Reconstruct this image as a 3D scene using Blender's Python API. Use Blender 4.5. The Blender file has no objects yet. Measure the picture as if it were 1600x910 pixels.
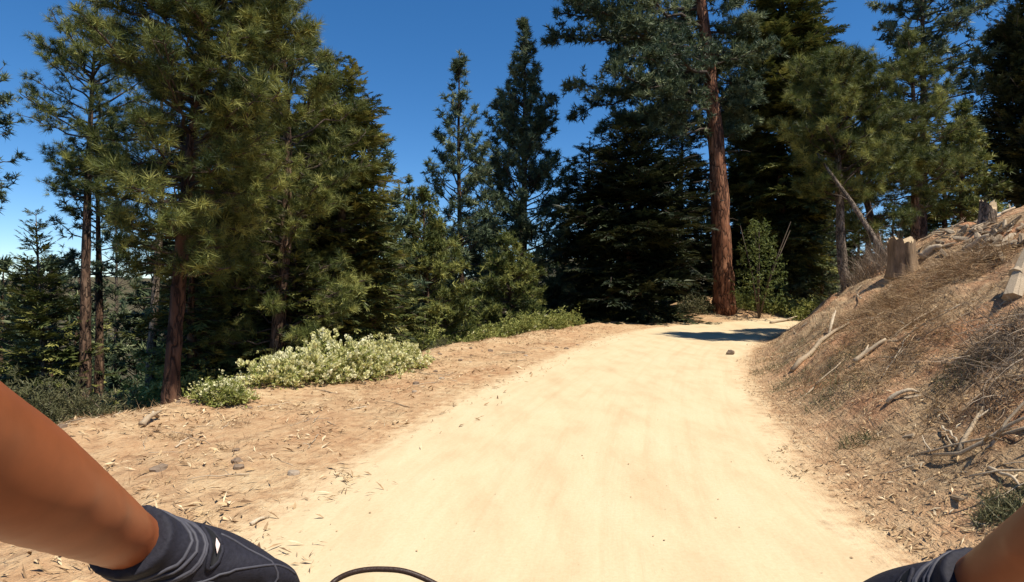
import bpy, bmesh, math, random
import numpy as np
from mathutils import Vector, Matrix
from mathutils.bvhtree import BVHTree

S = bpy.context.scene
COL = S.collection
R = math.radians
PI = math.pi

# ------------------------------------------------------------------ camera, sky, sun, exposure
CAM_H, F = 1.35, 900.0                      # camera height (m), focal length in pixels of a 1600 px wide picture
cd = bpy.data.cameras.new('camera'); cam = bpy.data.objects.new('camera', cd); COL.objects.link(cam)
cam.location = (0, 0, CAM_H); cam.rotation_euler = (R(90), 0, 0)
cd.sensor_width = 36; cd.lens = 36 * F / 1600; cd.clip_start = 0.02; cd.clip_end = 20000
S.camera = cam
SUN = Vector((0.36, -0.27, 0.89)).normalized()
w = bpy.data.worlds.new('World'); S.world = w; w.use_nodes = True
nt = w.node_tree; bg = nt.nodes['Background']
sky = nt.nodes.new('ShaderNodeTexSky'); sky.sky_type = 'NISHITA'; sky.sun_disc = False
sky.sun_elevation = math.asin(SUN.z); sky.sun_rotation = math.atan2(SUN.x, SUN.y)
sky.altitude = 2200; sky.air_density = 1.0; sky.dust_density = 0.3; sky.ozone_density = 3.0
hs = nt.nodes.new('ShaderNodeHueSaturation'); hs.inputs['Saturation'].default_value = 1.28
nt.links.new(sky.outputs[0], hs.inputs['Color']); nt.links.new(hs.outputs[0], bg.inputs[0]); bg.inputs[1].default_value = 0.1
sl = bpy.data.lights.new('sun', 'SUN'); so = bpy.data.objects.new('sun', sl); COL.objects.link(so)
sl.energy = 5.0; sl.angle = R(0.5); sl.color = (1.0, 0.925, 0.8)
so.rotation_euler = SUN.to_track_quat('Z', 'Y').to_euler()
S.view_settings.view_transform = 'Standard'; S.view_settings.look = 'None'
S.view_settings.exposure = 0.6; S.view_settings.gamma = 1.0; S.view_settings.use_curve_mapping = False
S.render.engine = 'CYCLES'
S.cycles.max_bounces = 6; S.cycles.diffuse_bounces = 3; S.cycles.transmission_bounces = 3

RNG = np.random.default_rng(7)
random.seed(7)

# ------------------------------------------------------------------ helpers
class MB:
    """collects vertices, triangles and quads, then links ONE mesh object"""
    def __init__(s): s.v = []; s.q = []; s.t = []; s.c = []; s.n = 0
    def add(s, v, q=None, t=None, tint=0.5):
        v = np.asarray(v, float).reshape(-1, 3)
        if q is not None and len(q): s.q.append(np.asarray(q, int) + s.n)
        if t is not None and len(t): s.t.append(np.asarray(t, int) + s.n)
        s.v.append(v); s.c.append(np.broadcast_to(np.asarray(tint, float), (len(v),)))
        s.n += len(v)
    def mesh(s, name, mat, smooth=True):
        v = np.concatenate(s.v); c = np.concatenate(s.c)
        t = np.concatenate(s.t) if s.t else np.zeros((0, 3), int)
        q = np.concatenate(s.q) if s.q else np.zeros((0, 4), int)
        me = bpy.data.meshes.new(name)
        me.vertices.add(len(v)); me.vertices.foreach_set('co', v.astype(np.float32).ravel())
        nl = len(t) * 3 + len(q) * 4
        me.loops.add(nl); me.loops.foreach_set('vertex_index', np.concatenate([t.ravel(), q.ravel()]).astype(np.int32))
        me.polygons.add(len(t) + len(q))
        st = np.concatenate([np.arange(len(t)) * 3, len(t) * 3 + np.arange(len(q)) * 4]).astype(np.int32)
        me.polygons.foreach_set('loop_start', st)
        me.polygons.foreach_set('use_smooth', np.full(len(t) + len(q), smooth))
        a = me.attributes.new('tint', 'FLOAT', 'POINT'); a.data.foreach_set('value', c.astype(np.float32))
        me.update(calc_edges=True)
        if mat: me.materials.append(mat)
        return me
    def build(s, name, mat, parent=None, smooth=True, loc=(0, 0, 0)):
        return link(name, s.mesh(name, mat, smooth), parent, loc)

def link(name, me, parent=None, loc=(0, 0, 0)):
    o = bpy.data.objects.new(name, me); COL.objects.link(o); o.location = loc
    if parent: o.parent = parent
    return o
def tag(o, label=None, cat=None, group=None, kind=None):
    if label: o['label'] = label
    if cat: o['category'] = cat
    if group: o['group'] = group
    if kind: o['kind'] = kind
    return o
def empty(name, loc, label=None, cat=None, group=None, rz=0):
    o = bpy.data.objects.new(name, None); COL.objects.link(o); o.location = loc; o.rotation_euler = (0, 0, rz)
    o.empty_display_size = 0.1
    return tag(o, label, cat, group)
def dup(root, loc, rz=0.0, scale=1.0, label=None):
    r = root.copy(); COL.objects.link(r); r.location = loc; r.rotation_euler = (0, 0, rz); r.scale = (scale,) * 3
    if label: r['label'] = label
    for ch in list(root.children):
        c = ch.copy(); COL.objects.link(c); c.parent = r
        for g in list(ch.children):
            d = g.copy(); COL.objects.link(d); d.parent = c
    return r

def tube_data(pts, rad, n=8, cap=True, squash=None):
    pts = np.asarray(pts, float); m = len(pts); rad = np.broadcast_to(np.asarray(rad, float), (m,))
    tan = np.gradient(pts, axis=0); tan /= np.linalg.norm(tan, axis=1)[:, None] + 1e-9
    up = np.array([0, 0, 1.0]) if abs(tan[0, 2]) < 0.9 else np.array([1.0, 0, 0])
    a = np.cross(up, tan[0]); a /= np.linalg.norm(a)
    V = np.zeros((m, n, 3)); th = np.arange(n) * 2 * PI / n
    for i in range(m):
        a = a - tan[i] * (a @ tan[i]); a /= np.linalg.norm(a); b = np.cross(tan[i], a)
        V[i] = pts[i] + rad[i] * (np.cos(th)[:, None] * a + np.sin(th)[:, None] * b)
    i, j = np.meshgrid(np.arange(m - 1), np.arange(n), indexing='ij'); j2 = (j + 1) % n
    q = np.stack([i * n + j, i * n + j2, (i + 1) * n + j2, (i + 1) * n + j], -1).reshape(-1, 4)
    v = V.reshape(-1, 3); t = []
    if cap:
        v = np.vstack([v, pts[0], pts[-1]]); c0, c1 = m * n, m * n + 1
        for k in range(n):
            t.append((c0, (k + 1) % n, k)); t.append((c1, (m - 1) * n + k, (m - 1) * n + (k + 1) % n))
    return v, q, t
def tube(mb, pts, rad, n=8, tint=0.5):
    v, q, t = tube_data(pts, rad, n); mb.add(v, q, t, tint)
def box(mb, c, h, tint=0.5, M=None):
    v = np.array([[x, y, z] for x in (-1, 1) for y in (-1, 1) for z in (-1, 1)], float) * np.array(h)
    if M is not None: v = v @ np.array(M).T
    mb.add(v + np.array(c), [(0, 1, 3, 2), (4, 6, 7, 5), (0, 4, 5, 1), (2, 3, 7, 6), (0, 2, 6, 4), (1, 5, 7, 3)], tint=tint)

def frames(d, rng, roll=None):
    d = d / (np.linalg.norm(d, axis=1)[:, None] + 1e-9)
    ref = np.where(np.abs(d[:, 2:3]) < 0.95, np.array([[0, 0, 1.0]]), np.array([[1.0, 0, 0]]))
    a = np.cross(ref, d); a /= np.linalg.norm(a, axis=1)[:, None] + 1e-9
    b = np.cross(d, a)
    th = rng.uniform(0, 2 * PI, len(d)) if roll is None else roll
    c, s = np.cos(th)[:, None], np.sin(th)[:, None]
    return np.stack([d, c * a + s * b, -s * a + c * b], -1)        # columns: x along d, y side, z up
def inst(mb, tv, tt, pos, Rm, sc, tint):
    """bakes n copies of a small template (tv, tt) into the mesh; tint one value per copy"""
    n, k = len(pos), len(tv)
    if n == 0: return
    sc = np.asarray(sc, float)
    if sc.ndim == 1: sc = sc[:, None]
    v = np.einsum('nij,nkj->nki', Rm, tv[None] * sc[:, None, :]) + pos[:, None, :]
    t = tt[None] + (np.arange(n) * k)[:, None, None]
    mb.add(v.reshape(-1, 3), None, t.reshape(-1, 3), np.repeat(tint, k))

def hsh(ix, iy, s):
    h = (ix.astype(np.int64) * 374761393 + iy.astype(np.int64) * 668265263 + s * 974711) & 0x7fffffff
    h = ((h ^ (h >> 13)) * 1274126177) & 0x7fffffff
    return ((h ^ (h >> 16)) & 0xffff) / 65535.0
def vnoise(x, y, s=0):
    ix, iy = np.floor(x), np.floor(y); fx, fy = x - ix, y - iy
    fx = fx * fx * (3 - 2 * fx); fy = fy * fy * (3 - 2 * fy); ix = ix.astype(int); iy = iy.astype(int)
    a = hsh(ix, iy, s); b = hsh(ix + 1, iy, s); c = hsh(ix, iy + 1, s); d = hsh(ix + 1, iy + 1, s)
    return (a + (b - a) * fx) * (1 - fy) + (c + (d - c) * fx) * fy - 0.5
def fbm(x, y, s=0, o=4):
    r = 0; a = 1.0
    for i in range(o): r = r + a * vnoise(x * 2 ** i + 17.3 * i, y * 2 ** i - 9.1 * i, s + i); a *= 0.5
    return r

def at(u, v, Y):      # the point seen at picture position (u, v) of the 1600x910 photograph when it stands Y metres away
    return Vector(((u - 800) / F * Y, Y, CAM_H - (v - 455) / F * Y))

# ------------------------------------------------------------------ materials
def mat(name, rough=0.8):
    m = bpy.data.materials.new(name); m.use_nodes = True
    b = m.node_tree.nodes['Principled BSDF']; b.inputs['Roughness'].default_value = rough
    b.inputs['Specular IOR Level'].default_value = 0.25
    return m, m.node_tree, b
def ramp(nt, fac, stops):
    r = nt.nodes.new('ShaderNodeValToRGB'); e = r.color_ramp.elements
    while len(e) > 1: e.remove(e[-1])
    for i, (p, c) in enumerate(stops):
        k = e[0] if i == 0 else e.new(p)
        k.position = p; k.color = (*c, 1)
    nt.links.new(fac, r.inputs[0]); return r.outputs[0]
def noise_n(nt, scale, detail=4, rough=0.6, stretch=None, vec='Object'):
    tc = nt.nodes.new('ShaderNodeTexCoord'); n = nt.nodes.new('ShaderNodeTexNoise')
    n.inputs['Scale'].default_value = scale; n.inputs['Detail'].default_value = detail; n.inputs['Roughness'].default_value = rough
    if stretch:
        mp = nt.nodes.new('ShaderNodeMapping'); mp.inputs['Scale'].default_value = stretch
        nt.links.new(tc.outputs[vec], mp.inputs[0]); nt.links.new(mp.outputs[0], n.inputs[0])
    else: nt.links.new(tc.outputs[vec], n.inputs[0])
    return n.outputs['Fac']
def mix(nt, f, a, b, mode='MIX'):
    n = nt.nodes.new('ShaderNodeMix'); n.data_type = 'RGBA'; n.blend_type = mode
    for s, val in ((n.inputs[0], f), (n.inputs[6], a), (n.inputs[7], b)):
        if isinstance(val, (int, float)): s.default_value = val
        elif isinstance(val, tuple): s.default_value = (*val, 1)
        else: nt.links.new(val, s)
    return n.outputs[2]
def math_n(nt, op, a, b=0.0):
    n = nt.nodes.new('ShaderNodeMath'); n.operation = op
    for s, val in ((n.inputs[0], a), (n.inputs[1], b)):
        if isinstance(val, (int, float)): s.default_value = val
        else: nt.links.new(val, s)
    return n.outputs[0]
def attr(nt, name):
    a = nt.nodes.new('ShaderNodeAttribute'); a.attribute_name = name; return a.outputs['Fac']
def bump(nt, b, h, strength, dist):
    n = nt.nodes.new('ShaderNodeBump'); n.inputs['Strength'].default_value = strength; n.inputs['Distance'].default_value = dist
    nt.links.new(h, n.inputs['Height']); nt.links.new(n.outputs[0], b.inputs['Normal'])

def leaf_mat(name, stops, transl=0.25):
    m, nt, b = mat(name, 0.55)
    c = ramp(nt, attr(nt, 'tint'), stops)
    nt.links.new(c, b.inputs['Base Color'])
    tr = nt.nodes.new('ShaderNodeBsdfTranslucent'); nt.links.new(c, tr.inputs[0])
    mx = nt.nodes.new('ShaderNodeMixShader'); mx.inputs[0].default_value = transl
    nt.links.new(b.outputs[0], mx.inputs[1]); nt.links.new(tr.outputs[0], mx.inputs[2])
    nt.links.new(mx.outputs[0], nt.nodes['Material Output'].inputs[0])
    return m
def tint_mat(name, stops, rough=0.85, ns=30, amount=0.35, stretch=None, bs=0.4, bd=0.004):
    m, nt, b = mat(name, rough)
    n = noise_n(nt, ns, 5, 0.65, stretch)
    c = ramp(nt, attr(nt, 'tint'), stops)
    d = ramp(nt, n, [(0.25, (1 - amount,) * 3), (0.75, (1 + amount * 0.4,) * 3)])
    nt.links.new(mix(nt, 1.0, c, d, 'MULTIPLY'), b.inputs['Base Color'])
    bump(nt, b, n, bs, bd)
    return m
def bark_mat(name, dark, mid, light, scale=9.0):
    m, nt, b = mat(name, 0.9)
    tc = nt.nodes.new('ShaderNodeTexCoord'); mp = nt.nodes.new('ShaderNodeMapping'); mp.inputs['Scale'].default_value = (1, 1, 0.28)
    nt.links.new(tc.outputs['Object'], mp.inputs[0])
    vo = nt.nodes.new('ShaderNodeTexVoronoi'); vo.feature = 'DISTANCE_TO_EDGE'; vo.inputs['Scale'].default_value = scale
    nz = nt.nodes.new('ShaderNodeTexNoise'); nz.inputs['Scale'].default_value = scale * 1.3; nz.inputs['Detail'].default_value = 6
    nt.links.new(mp.outputs[0], nz.inputs[0])
    add = nt.nodes.new('ShaderNodeVectorMath'); add.operation = 'ADD'
    scl = nt.nodes.new('ShaderNodeVectorMath'); scl.operation = 'SCALE'; scl.inputs['Scale'].default_value = 0.25
    nt.links.new(nz.outputs['Color'], scl.inputs[0]); nt.links.new(mp.outputs[0], add.inputs[0]); nt.links.new(scl.outputs[0], add.inputs[1])
    nt.links.new(add.outputs[0], vo.inputs[0])
    e = ramp(nt, vo.outputs['Distance'], [(0.0, (0, 0, 0)), (0.09, (0.75,) * 3), (0.3, (1, 1, 1))])
    c = ramp(nt, nz.outputs['Fac'], [(0.3, dark), (0.5, mid), (0.72, light)])
    nt.links.new(mix(nt, e, tuple(x * 0.35 for x in dark), c), b.inputs['Base Color'])
    h = math_n(nt, 'ADD', e, math_n(nt, 'MULTIPLY', nz.outputs['Fac'], 0.4))
    bump(nt, b, h, 0.8, 0.03)
    return m

M = {}
M['pine'] = leaf_mat('pine_needles', [(0, (0.03, 0.046, 0.013)), (0.5, (0.115, 0.138, 0.033)), (1, (0.34, 0.34, 0.095))], 0.22)
M['pine_far'] = leaf_mat('hazed_blue_green_needles', [(0, (0.03, 0.052, 0.031)), (0.5, (0.095, 0.13, 0.066)), (1, (0.27, 0.3, 0.155))], 0.2)  # blue-green pine, lightened so that distance haze is in the colour
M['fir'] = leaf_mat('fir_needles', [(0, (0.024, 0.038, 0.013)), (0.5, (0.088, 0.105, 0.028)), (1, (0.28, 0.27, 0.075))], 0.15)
M['fir_dark'] = leaf_mat('shaded_fir_needles', [(0, (0.012, 0.02, 0.01)), (0.5, (0.027, 0.038, 0.015)), (1, (0.07, 0.075, 0.026))], 0.1)  # fir colour darkened to stand for the shade among the trees
M['leaf'] = leaf_mat('broad_leaves', [(0, (0.05, 0.075, 0.02)), (0.5, (0.11, 0.14, 0.035)), (1, (0.24, 0.26, 0.08))], 0.35)
M['shrub'] = leaf_mat('shrub_leaves', [(0, (0.08, 0.1, 0.022)), (0.5, (0.23, 0.25, 0.06)), (1, (0.46, 0.45, 0.15))], 0.25)
M['flower'] = leaf_mat('cream_blossom', [(0, (0.5, 0.48, 0.17)), (0.5, (0.7, 0.67, 0.33)), (1, (0.85, 0.82, 0.55))], 0.3)
M['sage'] = leaf_mat('grey_green_leaves', [(0, (0.05, 0.055, 0.025)), (0.5, (0.11, 0.11, 0.05)), (1, (0.22, 0.2, 0.1))], 0.2)
M['bark_red'] = bark_mat('red_pine_bark', (0.1, 0.04, 0.02), (0.23, 0.095, 0.048), (0.42, 0.21, 0.115), 5.5)
M['bark'] = bark_mat('brown_pine_bark', (0.05, 0.03, 0.02), (0.14, 0.08, 0.05), (0.26, 0.17, 0.11), 9)
M['bark_dark'] = bark_mat('shaded_pine_bark', (0.045, 0.022, 0.014), (0.1, 0.05, 0.03), (0.18, 0.095, 0.06), 7)  # pine bark darkened to put the crown's shade into its colour
M['bark_stump'] = bark_mat('weathered_stump_bark', (0.13, 0.085, 0.05), (0.3, 0.21, 0.13), (0.48, 0.36, 0.23), 8)
M['bark_grey'] = bark_mat('grey_bark', (0.09, 0.07, 0.05), (0.2, 0.15, 0.11), (0.34, 0.27, 0.2), 12)
M['twig'] = tint_mat('twig_bark', [(0, (0.045, 0.032, 0.023)), (1, (0.14, 0.105, 0.08))])
M['dead'] = tint_mat('weathered_wood', [(0, (0.2, 0.14, 0.085)), (0.5, (0.38, 0.29, 0.19)), (1, (0.62, 0.52, 0.38))], 0.8, 25, 0.5, (6, 6, 1))
M['litter'] = tint_mat('dry_litter', [(0, (0.14, 0.08, 0.04)), (0.35, (0.34, 0.22, 0.115)), (0.7, (0.52, 0.37, 0.2)), (1, (0.7, 0.56, 0.36))], 0.85)
M['straw'] = leaf_mat('dry_straw', [(0, (0.1, 0.058, 0.028)), (0.5, (0.26, 0.165, 0.085)), (1, (0.48, 0.34, 0.185))], 0.15)
M['greybrush'] = leaf_mat('grey_dead_brush', [(0, (0.08, 0.058, 0.04)), (0.5, (0.2, 0.15, 0.105)), (1, (0.38, 0.3, 0.21))], 0.1)
M['stumpwood'] = tint_mat('stump_bark', [(0, (0.1, 0.065, 0.04)), (0.5, (0.26, 0.18, 0.11)), (1, (0.4, 0.3, 0.19))], 0.9, 9, 0.75, (1.6, 1.6, .35), 0.9, 0.03)
M['stone'] = tint_mat('stone', [(0, (0.16, 0.11, 0.075)), (1, (0.42, 0.34, 0.25))], 0.9, 14, 0.4)
M['cut'] = tint_mat('sawn_wood', [(0, (0.3, 0.21, 0.12)), (1, (0.52, 0.4, 0.25))], 0.8, 40, 0.4)

def ground_mat():
    m, nt, b = mat('dry_earth', 0.95)
    road, bank = attr(nt, 'road'), attr(nt, 'bank')
    n1 = noise_n(nt, 0.9, 6, 0.6); n2 = noise_n(nt, 7, 6, 0.7); n3 = noise_n(nt, 45, 4, 0.7)
    n4 = noise_n(nt, 2.5, 5, 0.62, (1, 0.35, 1))
    dust = ramp(nt, n4, [(0.3, (0.47, 0.36, 0.215)), (0.52, (0.535, 0.425, 0.265)), (0.75, (0.56, 0.455, 0.295))])
    cmb = nt.nodes.new('ShaderNodeCombineXYZ'); sp_ = nt.nodes.new('ShaderNodeSeparateXYZ'); tco = nt.nodes.new('ShaderNodeTexCoord')
    nt.links.new(tco.outputs['Object'], sp_.inputs[0]); nt.links.new(math_n(nt, 'MULTIPLY', attr(nt, 'lat'), 5.0), cmb.inputs[0]); nt.links.new(math_n(nt, 'MULTIPLY', sp_.outputs[1], 0.28), cmb.inputs[1])
    ns_ = nt.nodes.new('ShaderNodeTexNoise'); ns_.inputs['Scale'].default_value = 1.0; ns_.inputs['Detail'].default_value = 6; ns_.inputs['Roughness'].default_value = 0.65; nt.links.new(cmb.outputs[0], ns_.inputs[0])
    streak = ns_.outputs['Fac']
    dust = mix(nt, 1.0, dust, ramp(nt, streak, [(0.3, (0.9, 0.87, 0.83)), (0.48, (0.985, 0.98, 0.97)), (0.7, (1.02, 1.02, 1.02))]), 'MULTIPLY')
    fine = ramp(nt, n3, [(0.3, (0.93, 0.91, 0.88)), (0.6, (1, 1, 1))])
    dust = mix(nt, 1.0, dust, fine, 'MULTIPLY')
    soil = ramp(nt, n2, [(0.28, (0.24, 0.145, 0.075)), (0.43, (0.45, 0.3, 0.165)), (0.58, (0.53, 0.385, 0.22)), (0.72, (0.57, 0.445, 0.275))])
    soil2 = ramp(nt, n1, [(0.35, (0.85, 0.72, 0.66)), (0.65, (1, 1, 1))])
    soil = mix(nt, 1.0, soil, soil2, 'MULTIPLY')
    slope = ramp(nt, n2, [(0.28, (0.13, 0.075, 0.038)), (0.45, (0.33, 0.205, 0.12)), (0.6, (0.45, 0.3, 0.18)), (0.78, (0.55, 0.395, 0.255))])
    red = ramp(nt, n1, [(0.45, (0.9, 0.95, 0.9)), (0.62, (1.1, 0.86, 0.74))])
    slope = mix(nt, 1.0, slope, red, 'MULTIPLY')
    base = mix(nt, bank, soil, slope)
    duff = ramp(nt, n2, [(0.3, (0.03, 0.026, 0.012)), (0.5, (0.065, 0.055, 0.026)), (0.7, (0.13, 0.1, 0.05))])
    base = mix(nt, attr(nt, 'veg'), base, duff)
    rf = math_n(nt, 'ADD', road, math_n(nt, 'MULTIPLY', math_n(nt, 'SUBTRACT', n2, 0.5), 0.9))
    rr = ramp(nt, rf, [(0.25, (0, 0, 0)), (0.75, (1, 1, 1))])
    nt.links.new(mix(nt, rr, base, dust), b.inputs['Base Color'])
    h = math_n(nt, 'ADD', math_n(nt, 'ADD', n2, math_n(nt, 'MULTIPLY', n3, 0.35)), math_n(nt, 'MULTIPLY', streak, 1.5))
    n = nt.nodes.new('ShaderNodeBump'); n.inputs['Distance'].default_value = 0.06
    nt.links.new(h, n.inputs['Height']); nt.links.new(n.outputs[0], b.inputs['Normal'])
    st = nt.nodes.new('ShaderNodeMapRange'); st.inputs[3].default_value = 0.9; st.inputs[4].default_value = 0.12
    nt.links.new(rr, st.inputs[0]); nt.links.new(st.outputs[0], n.inputs['Strength'])
    return m
M['ground'] = ground_mat()

# ------------------------------------------------------------------ terrain
def curve(tab):
    ys = np.array([a for a, _ in tab], float); xs = np.array([b for _, b in tab], float)
    g = np.linspace(ys[0], ys[-1], 1200); f = np.interp(g, ys, xs)
    k = np.hanning(61); k /= k.sum(); f = np.convolve(np.pad(f, 30, mode='reflect', reflect_type='odd'), k, 'valid')
    return lambda y: np.interp(y, g, f)
XR = curve([(-30, -2), (-8, 1.2), (0, 1.75), (2.9, 1.98), (3.9, 2.2), (6.6, 2.95), (9, 3.75), (11.6, 4.75), (16, 7.2), (18.5, 9.2), (20.5, 11.8), (22, 16), (23.5, 25), (26, 60)])
XL = curve([(-30, -6), (-8, -2.2), (2, -1.8), (3.3, -1.6), (5, -1.3), (7.4, -0.7), (11.6, 0.75), (16, 2.5), (18.7, 4.0), (21, 6.4), (22.5, 9.5), (24, 15), (25.5, 25), (28, 60)])
XD = curve([(-30, -9), (-8, -5.4), (3, -4.75), (5.8, -4.4), (7.4, -4.05), (10, -2.95), (12.8, -1.6), (16, 0.0), (20, 2.4), (22.5, 4.4), (25, 6.6), (28, 9), (34, 16), (60, 50)])
def soft(x, k): return k * np.logaddexp(0, x / k)
def terrain(x, y):
    x = np.asarray(x, float); y = np.asarray(y, float)
    xr, xl, xd = XR(y), XL(y), XD(y)
    sl = lambda f: np.sqrt(1 + ((f(y + 0.2) - f(y - 0.2)) / 0.4) ** 2)
    dr = np.clip((x - xr) / sl(XR), -50, 80); dl = np.clip((xl - x) / sl(XL), -50, 80); dd = (xd - x) / sl(XD)
    zr = 0.011 * soft(y - 8, 1.5); zr = np.where(y > 40, 0.35 + 0 * zr, zr)
    road = np.clip(np.minimum(-dr, -dl) / 0.7 + 0.35, 0, 1)
    z = zr + 0.018 * fbm(x * 1.2, y * 0.8, 3)
    # right bank
    d = np.maximum(dr, 0); bk = np.clip(dr / 0.5, 0, 1)
    cap = 4.8
    prof = cap * (1 - np.exp(-0.88 * soft(d - 0.25, 0.18) / cap))
    z = z + (prof - cap * (1 - math.exp(-0.88 * 0.18 * math.log(1 + math.exp(-0.25 / 0.18)) / cap))) * (dr > 0) + bk * (0.2 * np.clip(d, 0, 1.5) * fbm(x * 0.9, y * 0.9, 11, 4) + 0.13 * np.clip(d * 1.5, 0.3, 1) * fbm(x * 3.0, y * 3.0, 21, 3))
    z = z + 0.45 * np.exp(-(((x - 9.2) / 1.6) ** 2 + ((y - 13.2) / 1.8) ** 2)) * bk
    z = z - bk * np.clip((d - 6) * 0.06, 0, 3)
    # left verge, lip and drop
    lv = np.clip(dl / 0.6, 0, 1)
    z = z + lv * (0.05 * fbm(x * 2.2, y * 2.2, 31, 4) + 0.03)
    z = z + 0.09 * np.exp(-((dd + 0.55) / 0.5) ** 2) * (1 + fbm(x * 0.8, y * 0.8, 5))
    e = soft(dd - 0.1, 0.25); D = 70.0
    z = z - D * (1 - np.exp(-0.62 * e / D)) + np.clip(e * 0.2, 0, 1) * 0.5 * fbm(x * 0.5, y * 0.5, 41)
    # knoll that carries the big red pine
    z = z + 0.9 * np.exp(-(((x - 9.5) / 3.6) ** 2 + ((y - 25.7) / 2.3) ** 2))
    # forest floor beyond the road, then far country
    rr = np.hypot(x, y)
    z = z + np.clip((rr - 150) / 2000, 0, 1.4) * (70 + 130 * fbm(x / 700, y / 700, 51, 5))
    veg = np.clip((dd - 0.5) / 1.6, 0, 1) + np.clip((y - 26) / 3, 0, 1) + np.clip((dr - 9) / 5, 0, 1)
    return z, road, bk, np.clip(veg, 0, 1)
def gz(x, y): return float(terrain(np.array([x]), np.array([y]))[0][0])

def axis(a, b, step, far, g=1.16):
    c = list(np.arange(a, b, step)); s = step; p = a; lo = []
    while p > -far: s *= g; p -= s; lo.append(p)
    s = step; p = c[-1]; hi = []
    while p < far: s *= g; p += s; hi.append(p)
    return np.array(lo[::-1] + c + hi)
ax = axis(-6.5, 11.5, 0.072, 5000, 1.2); ay = axis(2.0, 20, 0.072, 5000, 1.2)
GX, GY = np.meshgrid(ax, ay)
jx = fbm(GX * 3, GY * 3, 61, 2) * 0.03
GZ, GR, GB, GV = terrain(GX, GY)
nx, ny = len(ax), len(ay)
ii, jj = np.meshgrid(np.arange(ny - 1), np.arange(nx - 1), indexing='ij')
Q = np.stack([ii * nx + jj, ii * nx + jj + 1, (ii + 1) * nx + jj + 1, (ii + 1) * nx + jj], -1).reshape(-1, 4)
V = np.stack([GX, GY, GZ], -1).reshape(-1, 3); AR = GR.ravel(); AB = GB.ravel(); AV = GV.ravel(); AL = (GX - 0.5 * (XL(GY) + XR(GY))).ravel()
cx, cy = V[Q].mean(1)[:, 0], V[Q].mean(1)[:, 1]
wob = 0.18 * fbm(cx * 1.5, cy * 1.5, 71, 3)
isroad = (cx < XR(cy) + wob) & (cx > XL(cy) + wob) & (cy > -25) & (cy < 27)
isbank = (cx >= XR(cy) + wob) & (cy > -25) & (cy < 27) & (cx < 70) & ~isroad
def sub_mesh(name, sel):
    q = Q[sel]; used, inv = np.unique(q, return_inverse=True)
    mb = MB(); mb.add(V[used], inv.reshape(-1, 4)); me = mb.mesh(name, M['ground'])
    for nm, arr in (('road', AR), ('bank', AB), ('veg', AV), ('lat', AL)):
        a = me.attributes.new(nm, 'FLOAT', 'POINT'); a.data.foreach_set('value', arr[used].astype(np.float32))
    return tag(link(name, me), kind='structure')
sub_mesh('dirt_road', isroad); sub_mesh('bank', isbank); sub_mesh('ground', ~(isroad | isbank))

def hill_mat():
    m, nt, b = mat('hazed_forest_hills', 0.95)
    n = noise_n(nt, 0.02, 6, 0.65)
    nt.links.new(ramp(nt, n, [(0.35, (0.06, 0.085, 0.1)), (0.6, (0.11, 0.13, 0.135)), (0.75, (0.2, 0.19, 0.17))]), b.inputs['Base Color'])  # blue-grey haze of distance painted into the forest colour
    return m
def hills(pts, depth, seed):
    """a ridge line of hills: pts = (x, y, crest height)"""
    P = np.array(pts, float); n = 90; g = np.linspace(0, len(P) - 1, n)
    c = np.stack([np.interp(g, np.arange(len(P)), P[:, k]) for k in range(3)], -1)
    c[:, 2] += np.array([40 * float(fbm(np.array([a * 0.22]), np.array([seed * 3.1]), seed, 4)[0]) for a in range(n)])
    mb = MB(); rows = []
    prof = [(-1, -0.0), (-0.7, 0.25), (-0.4, 0.6), (-0.15, 0.92), (0, 1), (0.3, 0.7), (1, 0)]
    for i in range(n):
        rad = c[i, :2] / np.linalg.norm(c[i, :2])
        for s, h in prof:
            lump = 14 * float(vnoise(np.array([i * 0.7]), np.array([s * 6.0]), seed)[0])
            rows.append((c[i, 0] + rad[0] * s * depth, c[i, 1] + rad[1] * s * depth, -110 + (c[i, 2] + 110) * h + lump * (0 < h < 1)))
    k = len(prof); i, j = np.meshgrid(np.arange(n - 1), np.arange(k - 1), indexing='ij')
    mb.add(rows, np.stack([i * k + j, i * k + j + 1, (i + 1) * k + j + 1, (i + 1) * k + j], -1).reshape(-1, 4))
    return tag(mb.build('hills', HM), kind='structure')
HM = hill_mat()
hills([(-6500, -500, 60), (-5200, 2200, 90), (-3600, 4400, 70), (-1500, 5600, 110), (1200, 6000, 80), (3600, 5200, 140)], 900, 3)
hills([(-3300, 300, -30), (-2700, 1500, 10), (-1900, 2500, -10), (-700, 3000, 0), (600, 3100, 20), (1900, 2600, 60)], 500, 8)

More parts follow.
